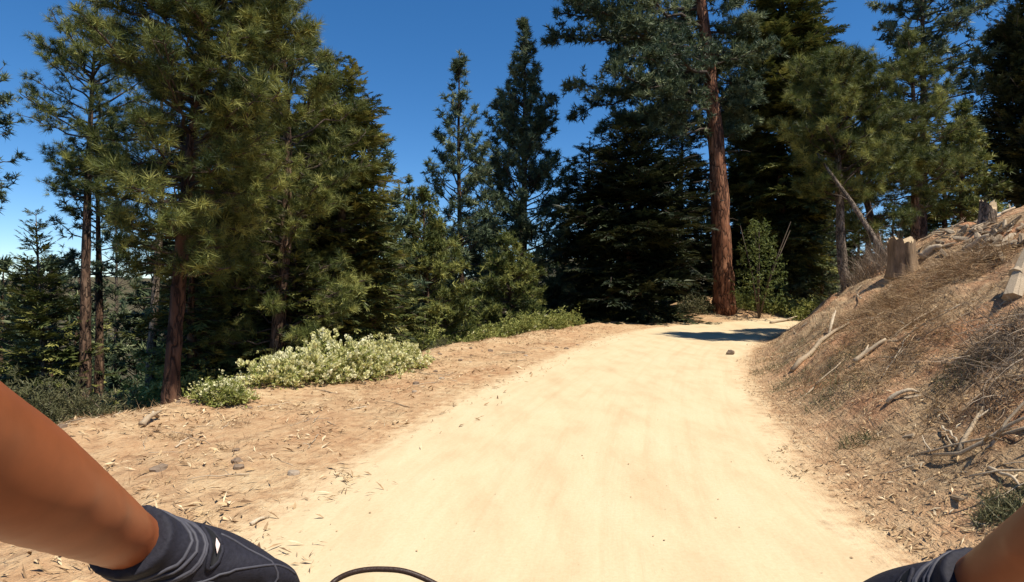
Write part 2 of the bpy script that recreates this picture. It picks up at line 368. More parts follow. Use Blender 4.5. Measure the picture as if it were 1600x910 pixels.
# ------------------------------------------------------------------ foliage templates
def needle_tuft(n, w, seed, spread=1.35, back=0.5):
    r = np.random.default_rng(seed)
    th = spread * np.sqrt(r.uniform(0.02, 1, n)); ph = r.uniform(0, 2 * PI, n)
    d = np.stack([np.cos(th), np.sin(th) * np.cos(ph), np.sin(th) * np.sin(ph)], -1)
    o = np.stack([-back * r.uniform(0, 1, n), 0 * th, 0 * th], -1)
    L = r.uniform(0.7, 1.05, n)[:, None]
    s = np.cross(d, r.normal(size=(n, 3))); s /= np.linalg.norm(s, axis=1)[:, None]
    v = np.stack([o - s * w * 0.5, o + s * w * 0.5, o + d * L], 1).reshape(-1, 3)
    return v, np.arange(3 * n).reshape(-1, 3)
def frond(n, w, seed):
    """flat spray of a fir branchlet along +x, length 1"""
    r = np.random.default_rng(seed); v = []; t = []
    def leaf(a, b, wd, zz):
        a = np.array(a); b = np.array(b); d = b - a; s = np.array([-d[1], d[0], 0]); s = s / (np.linalg.norm(s) + 1e-9) * wd
        m = a + d * 0.45; k = len(v); j = np.array([0, 0, zz])
        v.extend([a, m + s + j, b, m - s + j]); t.extend([(k, k + 1, k + 2), (k, k + 2, k + 3)])
    for i in range(n):
        x = 0.05 + 0.85 * i / n; l = 0.46 * (1 - x) + 0.13
        for sg in (-1, 1):
            a = r.uniform(0.6, 1.0); l2 = l * r.uniform(0.75, 1.2)
            leaf((x, 0, 0), (x + math.cos(a) * l2, sg * math.sin(a) * l2, r.uniform(-0.13, 0.06)), w * r.uniform(0.7, 1.2), r.uniform(0.0, 0.05))
    leaf((0, 0, 0), (1.0, 0, -0.03), w, 0.02); leaf((0.5, 0, 0), (1.05, 0.05, 0.06), w, 0.02)
    return np.array(v), np.array(t)
TWIG = (np.array([[0, .5, 0], [0, -.25, .43], [0, -.25, -.43], [1, 0.2, 0], [1, -.1, .17], [1, -.1, -.17]]),
        np.array([(0, 1, 4), (0, 4, 3), (1, 2, 5), (1, 5, 4), (2, 0, 3), (2, 3, 5)]))
TWIG2 = (np.array([[0, -.5, 0], [0, .5, 0], [1, .2, 0], [1, -.2, 0]]), np.array([(0, 1, 2), (0, 2, 3)]))
TUFT_HI = [needle_tuft(30, 0.055, s) for s in range(3)]
TUFT_MD = [needle_tuft(15, 0.14, s + 10) for s in range(3)]
TUFT_LO = [needle_tuft(11, 0.22, s + 20) for s in range(3)]
FROND_HI = [frond(5, 0.05, s) for s in range(3)]
FROND_LO = [frond(4, 0.075, s + 5) for s in range(3)]

def trunk_mesh(mb, H, r0, bend, n=12, rings=26, flare=0.45, seed=0, top=0.06, extra=None):
    r = np.random.default_rng(seed)
    h = np.linspace(0, 1, rings) ** 1.15 * H
    pts = np.array([bend(a) for a in h]); rad = r0 * (1 - h / H) ** 0.8 + r0 * top
    rad = rad * (1 + flare * np.exp(-h / (r0 * 1.7)))
    v, q, t = tube_data(pts, rad, n)
    k = rings * n; c = np.repeat(pts, n, 0); off = v[:k] - c
    v[:k] = c + off * (1 + 0.09 * r.normal(size=(k, 1)) * 0.7)
    mb.add(v, q, t)
def make_bend(H, lean, wig, rng, foot=0.0):
    p = rng.uniform(0, 6, 2)
    return lambda h: np.array([lean[0] * (h / H) ** 1.7 + foot * math.exp(-h / 0.8) + wig * math.sin(h / H * 5 + p[0]) - wig * math.sin(p[0]),
                               lean[1] * (h / H) + wig * math.sin(h / H * 4 + p[1]) - wig * math.sin(p[1]), h])

def limb_curve(p0, az, L, e0, up, rng, n=7):
    s = np.linspace(0, 1, n); d = np.array([math.cos(az), math.sin(az)])
    sw = rng.normal() * 0.10 * L; pr = np.array([-d[1], d[0]])
    xy = p0[:2] + s[:, None] * L * math.cos(e0) * d + (np.sin(s * 2.2) * sw)[:, None] * pr
    z = p0[2] + L * (math.sin(e0) * s + up * s ** 2)
    j = rng.normal(size=(n, 3)) * 0.026 * L; j[0] = 0
    return np.column_stack([xy, z]) + j
def along(P, s):
    x = s * (len(P) - 1); i = np.minimum(x.astype(int), len(P) - 2); f = (x - i)[:, None]
    return P[i] * (1 - f) + P[i + 1] * f, P[i + 1] - P[i]

def conifer(name, x, y, H, base, Rad, prof, label, cat='tree', kind='pine', fol='pine', bark='bark', r0=0.2, nb=70, tuft=0.17,
            dens=7.0, lean=(0, 0), wig=0.08, seed=1, det='md', group=None, split=False, e=(-0.1, 0.8), up=(0.05, 0.25), inner=0.3,
            skew=None, dead=4, zoff=0.0, limbs=None, bias=1.0, foot=0.0, avoid=None, flare=0.3):
    rng = np.random.default_rng(seed)
    z0 = gz(x, y) - 0.12 + zoff
    root = empty(name, (x, y, z0), label, cat, group)
    bend = make_bend(H, lean, wig, rng, foot)
    tm = MB(); trunk_mesh(tm, H, r0, bend, 14 if r0 > 0.14 else 9, 30, flare, seed=seed); tm.build('trunk', M[bark], root)
    T = {'hi': TUFT_HI, 'md': TUFT_MD, 'lo': TUFT_LO}[det] if kind == 'pine' else (FROND_HI if det != 'lo' else FROND_LO)
    BR, CR = MB(), MB()
    tt, rr = np.array([a for a, _ in prof]), np.array([b for _, b in prof])
    ts = np.sort(rng.uniform(0, 1, nb) ** bias); az = np.arange(nb) * 2.399 + rng.normal(size=nb) * 0.5
    plan = []
    for t, a in zip(ts, az):
        L = Rad * np.interp(t, tt, rr) * rng.uniform(0.72, 1.15)
        if skew: L *= 1 + skew[1] * math.cos(a - skew[0])
        plan.append((base + (H - base) * t, a, max(L, 0.12), e[0] + (e[1] - e[0]) * t + rng.normal() * 0.1, rng.uniform(*up), True))
    if avoid: plan = [q for q in plan if math.cos(q[1] - avoid[0]) < avoid[1] or q[0] > H * .93]
    for k in range(dead):
        plan.append((base * rng.uniform(0.35, 1.0), rng.uniform(0, 6.28), Rad * rng.uniform(0.15, 0.4), rng.uniform(-0.3, 0.1), -0.1, False))
    if limbs: plan += limbs
    for (h, a, L, e0, u, leafy) in plan:
        p0 = bend(min(h, H * 0.995)); P = limb_curve(p0, a, L, e0, u, rng)
        rb = min(0.010 + 0.011 * L, r0 * 0.3)
        b = MB() if split else BR; c = MB() if split else CR
        tube(b, P, np.linspace(rb, 0.22 * rb + 0.002, len(P)), 6 if rb > 0.02 else 4, rng.uniform(0, 0.5))
        if leafy:
            n = max(3, int(L * dens * rng.uniform(0.8, 1.2)))
            if kind == 'pine':
                s = inner + (1 - inner) * rng.uniform(0, 1, n) ** 0.75; s[0] = 1
                q, d = along(P, s); d = d / np.linalg.norm(d, axis=1)[:, None]
                out = rng.normal(size=(n, 3)) * np.array([0.75, 0.75, 0.35]) + d * 0.55 + np.array([0, 0, 0.32])
                out /= np.linalg.norm(out, axis=1)[:, None]
                l = (0.09 + 0.30 * L * (1.12 - s)) * rng.uniform(0.5, 1.3, n); l = np.clip(l, 0.1, 1.1); l[0] = 0.1
                tips = q + out * l[:, None]
                inst(b, *(TWIG if det == 'hi' and split else TWIG2), q, frames(out, rng), np.column_stack([l, np.full(n, .02), np.full(n, .02)]) * np.array([1, 0.7, 0.7]), rng.uniform(0.1, 0.6, n))
                pos = [tips]; dirs = [out + np.array([0, 0, 0.25])]
                mid = rng.uniform(0, 1, n) < np.clip(l * 2.2, 0, 0.9)
                pos.append((q + out * l[:, None] * 0.55 + rng.normal(size=(n, 3)) * 0.06)[mid]); dirs.append((out + rng.normal(size=(n, 3)) * 0.5)[mid])
                pos.append((q + out * l[:, None] * 0.8 + rng.normal(size=(n, 3)) * 0.08)[mid]); dirs.append((out + rng.normal(size=(n, 3)) * 0.5)[mid])
                pos = np.vstack(pos); dirs = np.vstack(dirs); sc = tuft * rng.uniform(0.7, 1.25, len(pos))
            else:
                m = max(3, int(n * 0.9)); s = np.linspace(0.12, 1, m); q, d = along(P, s); d = d / np.linalg.norm(d, axis=1)[:, None]
                side = np.where(np.arange(m) % 2, 1.0, -1.0)[:, None]; pr = np.cross(d, np.array([0, 0, 1.0])); 
                out = d * 0.75 + pr * side * rng.uniform(0.55, 0.95, (m, 1)) + rng.normal(size=(m, 3)) * 0.12; out[-1] = d[-1]
                l = (0.18 + 0.48 * L * (1.05 - s) ** 0.8) * rng.uniform(0.8, 1.2, m); l = np.clip(l, 0.15, tuft * 6)
                pos, dirs, sc = q, out, l
                k2 = rng.uniform(0, 1, m) < 0.6
                pos = np.vstack([pos, (q + out * l[:, None] * 0.35)[k2]]); dirs = np.vstack([dirs, (out + d * rng.normal(size=(m, 1)) * 0.5 - np.array([0, 0, 0.12]))[k2]]); sc = np.concatenate([sc, l[k2] * 0.8])
            lb = rng.normal() * 0.16
            ti = np.clip(0.47 + lb + rng.normal(size=len(pos)) * 0.27, 0, 1)  # random needle tone; the wide spread also paints in highlights and shaded gaps
            w = rng.integers(0, len(T), len(pos))
            for k in range(len(T)):
                m_ = w == k
                roll = None if kind == 'pine' else rng.normal(size=int(m_.sum())) * 0.25
                inst(c, T[k][0], T[k][1], pos[m_], frames(dirs[m_], rng, roll), sc[m_], ti[m_])
        if split:
            lo = b.build('limb', M['twig'], root)
            if c.n: tag(c.build('needles', M[fol], lo, smooth=False), kind='stuff')
    if not split:
        tag(BR.build('branches', M['twig'], root), kind='stuff')
        if CR.n: tag(CR.build('crown', M[fol], root, smooth=False), kind='stuff')
    return root

CONE = [(0, 0.8), (0.15, 1), (0.5, 0.68), (0.85, 0.28), (1, 0.06)]
COLUMN = [(0, 0.75), (0.2, 1), (0.7, 0.85), (0.92, 0.4), (1, 0.08)]
PONDER = [(0, 0.55), (0.25, 1), (0.6, 0.9), (0.85, 0.6), (1, 0.2)]
def tree_at(u, Y, vtop, vcb, rpx, **k):
    """tree that stands Y metres off; its top, crown base and crown radius are read off the photograph"""
    p = at(u, 455, Y); z0 = gz(p.x, Y) - 0.12
    H = at(u, vtop, Y).z - z0; base = at(u, vcb, Y).z - z0
    return dict(x=p.x, y=Y, H=H, base=max(base, 0.15), Rad=rpx / F * Y, **k)

TREES = [
 dict(name='pine_tree', prof=PONDER, label='large dense olive pine with a thick dark trunk on the left verge', fol='pine', bark='bark_dark', r0=0.1,
      nb=200, tuft=0.145, dens=20, seed=3, det='hi', split=True, lean=(1.1, 0.1), wig=0.05, e=(-0.12, 0.7), up=(0.0, 0.3), **tree_at(265, 7.5, -260, 430, 158)),
 dict(name='pine_tree', prof=PONDER, label='olive pine rising right behind the large left pine, beside the layered fir', fol='pine', bark='bark', r0=0.13,
      nb=115, tuft=0.15, dens=18, seed=5, det='hi', split=True, **tree_at(430, 9.6, 20, 560, 130)),
 dict(name='fir_tree', prof=COLUMN, label='layered fir with a bare grey tip right of the large left pine', kind='fir', fol='fir', bark='bark_grey', r0=0.13,
      nb=170, tuft=0.2, dens=12, seed=9, det='hi', e=(-0.25, 0.3), up=(-0.1, 0.1), **tree_at(525, 11.5, 95, 540, 92)),
 dict(name='pine_tree', prof=[(0, .5), (.3, .8), (.55, 1), (.8, .8), (1, .2)], label='tall slender pine with a bare lower trunk, left of the large left pine', fol='pine', bark='bark', r0=0.17,
      nb=85, tuft=0.17, dens=12, seed=12, det='hi', lean=(0.35, 0), dead=12, **tree_at(130, 14, 40, 330, 92)),
 dict(name='pine_tree', prof=PONDER, label='dark thin pine trunk standing just right of the tall slender left pine', fol='pine_far', bark='bark', r0=0.15,
      nb=70, tuft=0.17, dens=9, seed=14, det='md', dead=14, **tree_at(152, 15.5, 210, 470, 60)),
 dict(name='pine_tree', prof=PONDER, label='thin grey-barked pine trunk left of the thick dark trunk', fol='pine', bark='bark_grey', r0=0.085,
      nb=34, tuft=0.16, dens=8, seed=15, det='hi', dead=10, **tree_at(232, 10, 60, 330, 70)),
 dict(name='fir_tree', prof=CONE, label='young blue-green fir with a pointed tip at the far left of the photo', kind='fir', fol='fir', bark='bark_grey', r0=0.1,
      nb=110, tuft=0.2, dens=9, seed=17, det='hi', e=(0.0, 0.7), up=(0, 0.1), **tree_at(62, 14, 335, 640, 75)),
 dict(name='pine_tree', prof=COLUMN, label='dark pine cut off by the left edge of the photo', fol='pine_far', bark='bark', r0=0.15,
      nb=70, tuft=0.17, dens=8, seed=19, det='md', **tree_at(-60, 13, 60, 330, 68)),
 dict(name='pine_tree', prof=CONE, label='open pine with upright tufts seen in the gap between the two left trunks', fol='pine_far', bark='bark_grey', r0=0.14,
      nb=60, tuft=0.24, dens=5, seed=21, det='md', e=(0.1, 0.9), **tree_at(175, 24, 300, 560, 60)),
 dict(name='pine_tree', prof=CONE, label='small distant spire-shaped conifer in the sky right of the layered fir', fol='pine_far', bark='bark', r0=0.16,
      nb=70, tuft=0.35, dens=3.5, seed=23, det='lo', **tree_at(637, 42, 275, 460, 26)),
 dict(name='pine_tree', prof=CONE, label='slim open pine with sparse upright tufts left of the tallest conical pine', fol='pine_far', bark='bark', r0=0.16,
      nb=125, tuft=0.26, dens=7, seed=25, det='md', e=(0.15, 0.9), up=(0.1, 0.4), **tree_at(722, 24, 85, 500, 80)),
 dict(name='pine_tree', prof=[(0, .9), (.2, 1), (.5, .68), (.75, .33), (.92, .13), (1, .03)], label='tallest conical pine in the middle of the photo against the sky', fol='pine_far', bark='bark', r0=0.24,
      nb=200, tuft=0.28, dens=8, seed=27, det='md', e=(0.0, 0.9), up=(0.1, 0.35), **tree_at(815, 27, 38, 490, 112)),
 dict(name='pine_tree', prof=CONE, label='bushy mid-green young pine below the slim open pine, right of the white bush', fol='pine', bark='bark', r0=0.1,
      nb=150, tuft=0.18, dens=12, seed=29, det='md', **tree_at(668, 16.5, 300, 580, 88)),
 dict(name='pine_tree', prof=CONE, label='low young pine at the foot of the tallest conical pine', fol='pine', bark='bark', r0=0.08,
      nb=110, tuft=0.18, dens=12, seed=31, det='md', **tree_at(790, 20, 370, 540, 76)),
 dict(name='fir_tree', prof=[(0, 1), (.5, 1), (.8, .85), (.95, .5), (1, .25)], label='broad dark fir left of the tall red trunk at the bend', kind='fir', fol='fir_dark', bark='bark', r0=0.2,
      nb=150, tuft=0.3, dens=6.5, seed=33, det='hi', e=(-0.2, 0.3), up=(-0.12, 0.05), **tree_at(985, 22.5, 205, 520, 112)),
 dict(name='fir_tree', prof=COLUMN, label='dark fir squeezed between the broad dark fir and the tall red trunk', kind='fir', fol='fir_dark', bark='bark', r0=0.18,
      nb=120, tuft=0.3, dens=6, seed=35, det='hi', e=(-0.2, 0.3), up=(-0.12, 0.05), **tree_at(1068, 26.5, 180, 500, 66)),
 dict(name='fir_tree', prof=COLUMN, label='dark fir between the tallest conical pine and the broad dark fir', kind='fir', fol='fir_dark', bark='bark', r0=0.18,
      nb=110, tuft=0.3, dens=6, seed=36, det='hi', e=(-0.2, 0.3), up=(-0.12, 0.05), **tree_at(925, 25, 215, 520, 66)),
 dict(name='pine_tree', prof=[(0, .55), (.2, .95), (.45, 1), (.8, .7), (1, .2)], label='tall pine with a thick bare red trunk beside the bend of the road', fol='pine_far', bark='bark_red', r0=0.40,
      nb=165, tuft=0.27, dens=15, seed=37, det='md', split=True, lean=(-2.3, 0), wig=0.1, avoid=(-PI / 2, 0.6), flare=0.2, skew=(PI, 0.42), e=(-0.2, 0.5), up=(-0.05, 0.3), inner=0.12, dead=8,
      **tree_at(1131, 23.4, -280, 215, 168)),
 dict(name='fir_tree', prof=COLUMN, label='tall dark fir cut off by the top edge right of the red trunk', kind='fir', fol='fir', bark='bark', r0=0.22,
      nb=240, tuft=0.28, dens=8, seed=39, det='hi', e=(-0.25, 0.3), up=(-0.12, 0.05), **tree_at(1222, 26.5, -90, 430, 98)),
 dict(name='pine_tree', prof=[(0, .5), (.3, 1), (.7, .8), (1, .25)], label='bushy olive pine with a curved grey trunk foot at the end of the bank', fol='pine', bark='bark_grey', r0=0.13,
      nb=110, tuft=0.19, dens=14, seed=41, det='hi', split=True, lean=(0.2, 0), foot=0.55, dead=8, **tree_at(1303, 14.2, 95, 320, 90)),
 dict(name='pine_tree', prof=[(0, .6), (.4, 1), (.8, .7), (1, .25)], label='olive pine with large fluffy tufts before the tall dark fir', fol='pine', bark='bark', r0=0.1,
      nb=85, tuft=0.2, dens=13, seed=43, det='hi', split=True, lean=(-2.3, 0), **tree_at(1380, 14.8, 110, 370, 78)),
 dict(name='pine_tree', prof=CONE, label='olive young pine with a rounded top above the sawn stump', fol='pine', bark='bark', r0=0.12,
      nb=125, tuft=0.18, dens=13, seed=45, det='hi', lean=(-0.3, 0), **tree_at(1432, 16, 52, 320, 78)),
 dict(name='pine_tree', prof=COLUMN, label='tall open pine with drooping boughs behind the rounded young pine', fol='pine_far', bark='bark', r0=0.18,
      nb=120, tuft=0.22, dens=9, seed=47, det='md', skew=(0, 0.3), e=(-0.3, 0.5), **tree_at(1440, 21, -90, 250, 88)),
 dict(name='pine_tree', prof=CONE, label='short olive pine standing right of the rounded young pine, above the bank', fol='pine', bark='bark', r0=0.1,
      nb=100, tuft=0.18, dens=12, seed=48, det='md', **tree_at(1508, 17, 165, 345, 52)),
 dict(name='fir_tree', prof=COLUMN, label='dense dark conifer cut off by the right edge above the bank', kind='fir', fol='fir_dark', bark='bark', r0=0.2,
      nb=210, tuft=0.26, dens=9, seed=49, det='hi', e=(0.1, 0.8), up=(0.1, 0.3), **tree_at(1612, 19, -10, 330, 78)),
  dict(name='pine_tree', prof=COLUMN, label='slim pine with a thin dark trunk between the curved grey trunk and the sawn stump', fol='pine', bark='bark', r0=0.08,
      nb=60, tuft=0.18, dens=9, seed=52, det='md', lean=(-0.2, 0), dead=8, **tree_at(1358, 16, 165, 300, 46)),
]
for i, (u, Y, vt, rp, lb) in enumerate([(345, 11.5, 150, 95, 'dark fir directly behind the large left pine'), (400, 10.6, 300, 85, 'low dark fir behind the left end of the long flowering bush'),
        (470, 12.5, 170, 95, 'dark fir between the large left pine and the layered fir'), (495, 11.2, 400, 75, 'low olive fir behind the middle of the long flowering bush'),
        (575, 12.6, 330, 70, 'olive fir behind the right end of the long flowering bush'), (605, 14.5, 420, 70, 'short spreading fir right of the long flowering bush'),
        (1165, 28.5, 60, 55, 'dark fir standing behind the right side of the tall red trunk'), (312, 9.3, 330, 62, 'low fir just right of the thick dark trunk'), (452, 9.9, 385, 66, 'low green fir hiding the foot of the pine behind the flowering bush')]):
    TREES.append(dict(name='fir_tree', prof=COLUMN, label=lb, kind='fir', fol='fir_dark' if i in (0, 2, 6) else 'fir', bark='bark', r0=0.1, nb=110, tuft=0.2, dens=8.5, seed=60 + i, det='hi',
                      e=(-0.25, 0.3), up=(-0.1, 0.1), **tree_at(u, Y, vt, 590, rp)))
for t in TREES: conifer(**t)

# ------------------------------------------------------------------ forest behind: copies of a few conifers
def far_tree(kind, H, Rad, seed, label, group):
    return conifer('fir_tree' if kind == 'fir' else 'pine_tree', 0, 60, H, H * 0.04, Rad, CONE if seed % 2 else COLUMN, label, kind=kind,
                   fol='fir' if kind == 'fir' else 'pine_far', bark='bark', r0=0.16, nb=95, tuft=0.32, dens=5.5 if kind == 'fir' else 4.5, seed=seed, det='lo',
                   group=group, e=(-0.2, 0.4) if kind == 'fir' else (0, 0.8), up=(-0.1, 0.1) if kind == 'fir' else (0.05, 0.3), dead=0)
FG = 'conifers of the forest behind'
PROTO = [far_tree('fir', 10, 1.9, 101, 'dark background fir standing in the forest behind the roadside trees', FG),
         far_tree('pine', 10, 1.7, 102, 'dark background pine standing in the forest behind the roadside trees', FG),
         far_tree('fir', 10, 1.6, 104, 'dark background fir standing in the forest behind the roadside trees', FG),
         far_tree('pine', 10, 2.0, 105, 'dark background pine standing in the forest behind the roadside trees', FG)]
ZT0 = [p.location.copy() for p in PROTO]
SPOTS = []
r_ = random.Random(5)
def band(u0, u1, n, Y0, Y1, v0, v1, where):
    for k in range(n):
        SPOTS.append((u0 + (u1 - u0) * (k + r_.uniform(0.1, 0.9)) / n, r_.uniform(Y0, Y1), r_.uniform(v0, v1), where))
band(-60, 240, 6, 24, 40, 440, 500, 'low on the slope behind the two left trunks'); band(-40, 130, 5, 17, 22, 400, 470, 'just behind the young blue-green fir')
band(290, 590, 11, 12.5, 18, 90, 300, 'in the deep shade right of the large left pine'); band(270, 620, 12, 16, 30, 250, 400, 'in the gloom behind the large left pine'); band(300, 600, 7, 13.5, 16, 380, 460, 'close behind the long flowering bush')
band(600, 900, 10, 28, 42, 330, 400, 'far behind the tallest conical pine'); band(620, 900, 7, 20, 26, 420, 470, 'low behind the green bush on the edge')
band(890, 1120, 9, 29, 40, 230, 330, 'behind the broad dark fir')
band(1140, 1330, 10, 27, 40, 180, 330, 'behind the leafy sapling'); band(1180, 1300, 5, 23, 27, 330, 400, 'between the sapling and the bank')
band(1340, 1560, 9, 24, 36, 290, 345, 'behind the sawn stump'); band(1430, 1640, 6, 22, 30, 150, 300, 'above the top of the bank')
band(-900, -100, 10, 15, 40, 250, 430, 'outside the left edge of the photo'); band(1660, 2600, 10, 18, 40, 50, 300, 'outside the right edge of the photo')
first = set()
for i, (u, Y, v, where) in enumerate(SPOTS):
    k = i % 4; x = (u - 800) / F * Y; z0 = gz(x, Y) - 0.2; H = at(u, v, Y).z - z0
    o = PROTO[k]
    if k in first: o = dup(o, (x, Y, z0), r_.uniform(0, 6.28))
    else: first.add(k); o.location = (x, Y, z0)
    sc = max(H / 10, 0.25); wd = sc ** 0.75
    o.scale = (wd, wd, sc); o['label'] = ('dark background fir ' if k % 2 == 0 else 'dark background pine ') + where; o['group'] = FG + ' ' + where

# ------------------------------------------------------------------ shrubs
def leaf_cluster(n_, seed, ln=1.0, wd=0.42):
    r = np.random.default_rng(seed); v, t = [], []
    n = max(5, int(n_ * .75))
    for i in range(n):
        d = r.normal(size=3); d[0] = abs(d[0]) + 0.3; d /= np.linalg.norm(d)
        s = np.cross(d, r.normal(size=3)); s /= np.linalg.norm(s); o = r.normal(size=3) * 0.3; l = ln * r.uniform(0.6, 1.1); k = len(v)
        nrm = np.cross(d, s) * 0.12 * l
        v += [o, o + d * l * .45 + s * wd * l * .5 + nrm, o + d * l, o + d * l * .45 - s * wd * l * .5 + nrm]; t += [(k, k + 1, k + 2), (k, k + 2, k + 3)]
    return np.array(v), np.array(t)
LEAFC = [leaf_cluster(9, s) for s in range(4)]
LEAFN = [leaf_cluster(10, s + 9, 1.0, 0.2) for s in range(3)]
FLOW = [leaf_cluster(12, s + 30, 0.7, 0.7) for s in range(3)]
def shrub(name, label, domes, leafmat='shrub', n=900, size=0.055, flowers=0, fsize=0.045, group=None, seed=1, cat='shrub', origin=None, tpl=None, hollow=0.55):
    """domes: list of (x, y, rx, ry, h) on the ground; the bush grows through all of them"""
    rng = np.random.default_rng(seed)
    ox, oy = origin or (domes[0][0], domes[0][1]); oz = gz(ox, oy)
    root = empty(name, (ox, oy, oz), label, cat, group)
    st, lf, fl = MB(), MB(), MB()
    wts = np.array([d[2] * d[3] * d[4] for d in domes]); wts = wts / wts.sum()
    for d, wt in zip(domes, wts):
        bx, by, rx, ry, h = d; bz = gz(bx, by)
        m = int(n * wt)
        th = rng.uniform(0, 2 * PI, m); ph = np.arccos(rng.uniform(0.0, 1, m)); rad = rng.uniform(hollow, 1.0, m) * (1 + 0.22 * np.sin(th * 3 + seed) * np.sin(ph * 4) + 0.19 * rng.normal(size=m))
        P = np.stack([rx * rad * np.sin(ph) * np.cos(th), ry * rad * np.sin(ph) * np.sin(th), h * rad * np.cos(ph) + 0.03], -1)
        gx, gy = bx + P[:, 0], by + P[:, 1]
        P = P + np.array([bx - ox, by - oy, 0]); P[:, 2] += terrain(gx, gy)[0] - oz
        D = np.stack([np.sin(ph) * np.cos(th), np.sin(ph) * np.sin(th), np.cos(ph) + 0.5], -1) + rng.normal(size=(m, 3)) * 0.3
        sc = size * rng.uniform(0.7, 1.5, m)
        ti = np.clip(0.5 + 0.2 * rng.normal(size=m), 0, 1); w_ = rng.integers(0, 3, m)
        for k in range(3): 
            q = w_ == k; T = (tpl or LEAFC)[k]; inst(lf, T[0], T[1], P[q], frames(D[q], rng), sc[q], ti[q])
        for k in range(max(5, int(m / 28))):
            e = P[rng.integers(0, m)]; b0 = np.array([bx - ox + rng.normal() * rx * .2, by - oy + rng.normal() * ry * .2, bz - oz - 0.03])
            mid = (b0 + e) / 2 + rng.normal(size=3) * 0.05
            tube(st, [b0, mid, e], [0.009, 0.006, 0.003], 4, rng.uniform(0, 1))
        if flowers:
            f = int(flowers * wt); idx = rng.integers(0, m, f); q = P[idx] + D[idx] * 0.03 * rng.uniform(0.6, 1.8, (f, 1))
            up = np.clip(np.cos(ph[idx]) + 0.5, 0, 1) > rng.uniform(0, 1, f) * 0.7; q = q[up]; dd = D[idx][up]; f = len(q)
            T = FLOW[int(seed) % 3]; inst(fl, T[0], T[1], q, frames(dd, rng), fsize * rng.uniform(0.6, 1.4, f), np.clip(0.6 + 0.3 * rng.normal(size=f), 0, 1))
    tag(st.build('stems', M['twig'], root), kind='stuff')
    tag(lf.build('leaves', M[leafmat], root, smooth=False), kind='stuff')
    if fl.n: tag(fl.build('flowers', M['flower'], root, smooth=False), kind='stuff')
    return root

def hit(u, v, y0=1.5, y1=60):       # where the line of sight through (u, v) of the photograph meets the terrain
    Y = np.arange(y0, y1, 0.02); X = (u - 800) / F * Y; Z = CAM_H - (v - 455) / F * Y
    below = np.nonzero(terrain(X, Y)[0] >= Z)[0]
    k = below[0] if len(below) else len(Y) - 1
    return Vector((X[k], Y[k], float(terrain(X[k:k + 1], Y[k:k + 1])[0][0])))

# cream-flowered bush along the edge
shrub('flowering_bush', 'long low bush covered in cream blossom on the edge of the verge', 
      [(-3.2, 7.75, .42, .36, .25), (-2.9, 8.1, .54, .44, .32), (-2.5, 8.6, .6, .48, .38), (-2.12, 9.15, .52, .46, .35), (-1.84, 9.7, .4, .4, .26), (-2.8, 8.6, .28, .28, .48)], n=3000, size=0.058, flowers=4000, fsize=0.066, seed=4, cat='bush')
shrub('flowering_bush', 'small round grey-green bush at the near left end of the long cream-flowered bush', [(-3.25, 6.5, .27, .23, .16)], n=800, size=0.05, flowers=260, fsize=0.035, seed=6, cat='bush')
shrub('bush', 'low green bush on the far edge, beyond the cream-flowered bush', [(-.9, 15.6, .7, .5, .5), (0.0, 16.8, .9, .6, .62), (1.0, 18.2, .9, .6, .6), (1.7, 19.2, .7, .5, .5)], n=2600, size=0.075, flowers=120, fsize=0.05, seed=8, cat='bush')
G3 = 'small bushes at the foot of the dark firs'
for i, (u, Y, h) in enumerate([(957, 21.5, .35), (1045, 22.6, .3)]):
    shrub('bush', ['tiny pale green plant at the road edge below the broad dark fir', 'tiny round bush at the road edge left of the tall red trunk'][i], [(*at(u, 0, Y).xy, .35, .3, h)], n=240, size=.07, seed=20 + i, cat='bush')
for i, (u, Y, r, h, lb) in enumerate([(1088, 23.6, .8, .62, 'dark rounded bush at the left foot of the tall red trunk'), (1172, 23.9, .9, .5, 'pale green bush at the right foot of the tall red trunk'),
                                  (1222, 23.3, .8, .55, 'green bush behind the shaded bend of the road'), (1268, 22.2, .8, .7, 'green bush where the bank ends beside the bend')]):
    shrub('bush', lb, [(*at(u, 0, Y).xy, r, r * .8, h)], n=700, size=.085, seed=30 + i, cat='bush', leafmat='sage' if i == 0 else 'shrub')

# grey-green brush below the left edge: one bush of each size, then copies
BG = 'grey-green bushes on the slope below the left verge'
bsh = [shrub('bush', 'grey-green bush on the slope below the left verge', [(-6.0, 7.6, .6, .55, .55), (-5.6, 8.1, .5, .5, .45)], n=1300, size=.055, seed=40, cat='bush', leafmat='sage', group=BG, tpl=LEAFN),
       shrub('bush', 'grey-green bush on the slope below the left verge', [(-5.2, 6.5, .5, .45, .42)], n=800, size=.05, seed=41, cat='bush', leafmat='sage', group=BG, tpl=LEAFN),
       shrub('bush', 'grey-green bush on the slope below the left verge', [(-7.0, 9.4, .8, .7, 1.0)], n=1300, size=.075, seed=42, cat='bush', leafmat='shrub', group=BG)]
rb = random.Random(11)
for i in range(46):
    y = rb.uniform(5.2, 15); x = float(XD(np.array([y]))[0]) - rb.uniform(0.5, 1.3 + 0.42 * (y - 5))
    if -4.9 < x < -4.0 and 7 < y < 8.3: continue
    k = rb.choice([0, 1, 1, 2]) if y > 8.5 else rb.choice([0, 1, 1])
    uu = 800 + x / y * F; wh = 'beyond the left edge of the photo' if uu < 0 else 'near the rider\'s left forearm' if uu < 110 else 'at the foot of the two slender left trunks' if uu < 215 else 'around the foot of the thick dark trunk' if uu < 330 else 'hidden behind the long flowering bush' if uu < 690 else 'behind the low green bush on the far edge'
    o = dup(bsh[k], (x, y, gz(x, y) - 0.05), rb.uniform(0, 6.28), rb.uniform(0.75, 1.3), ('leafy green bush ' if k == 2 else 'grey-green bush ') + wh); o['group'] = 'bushes on the slope ' + wh
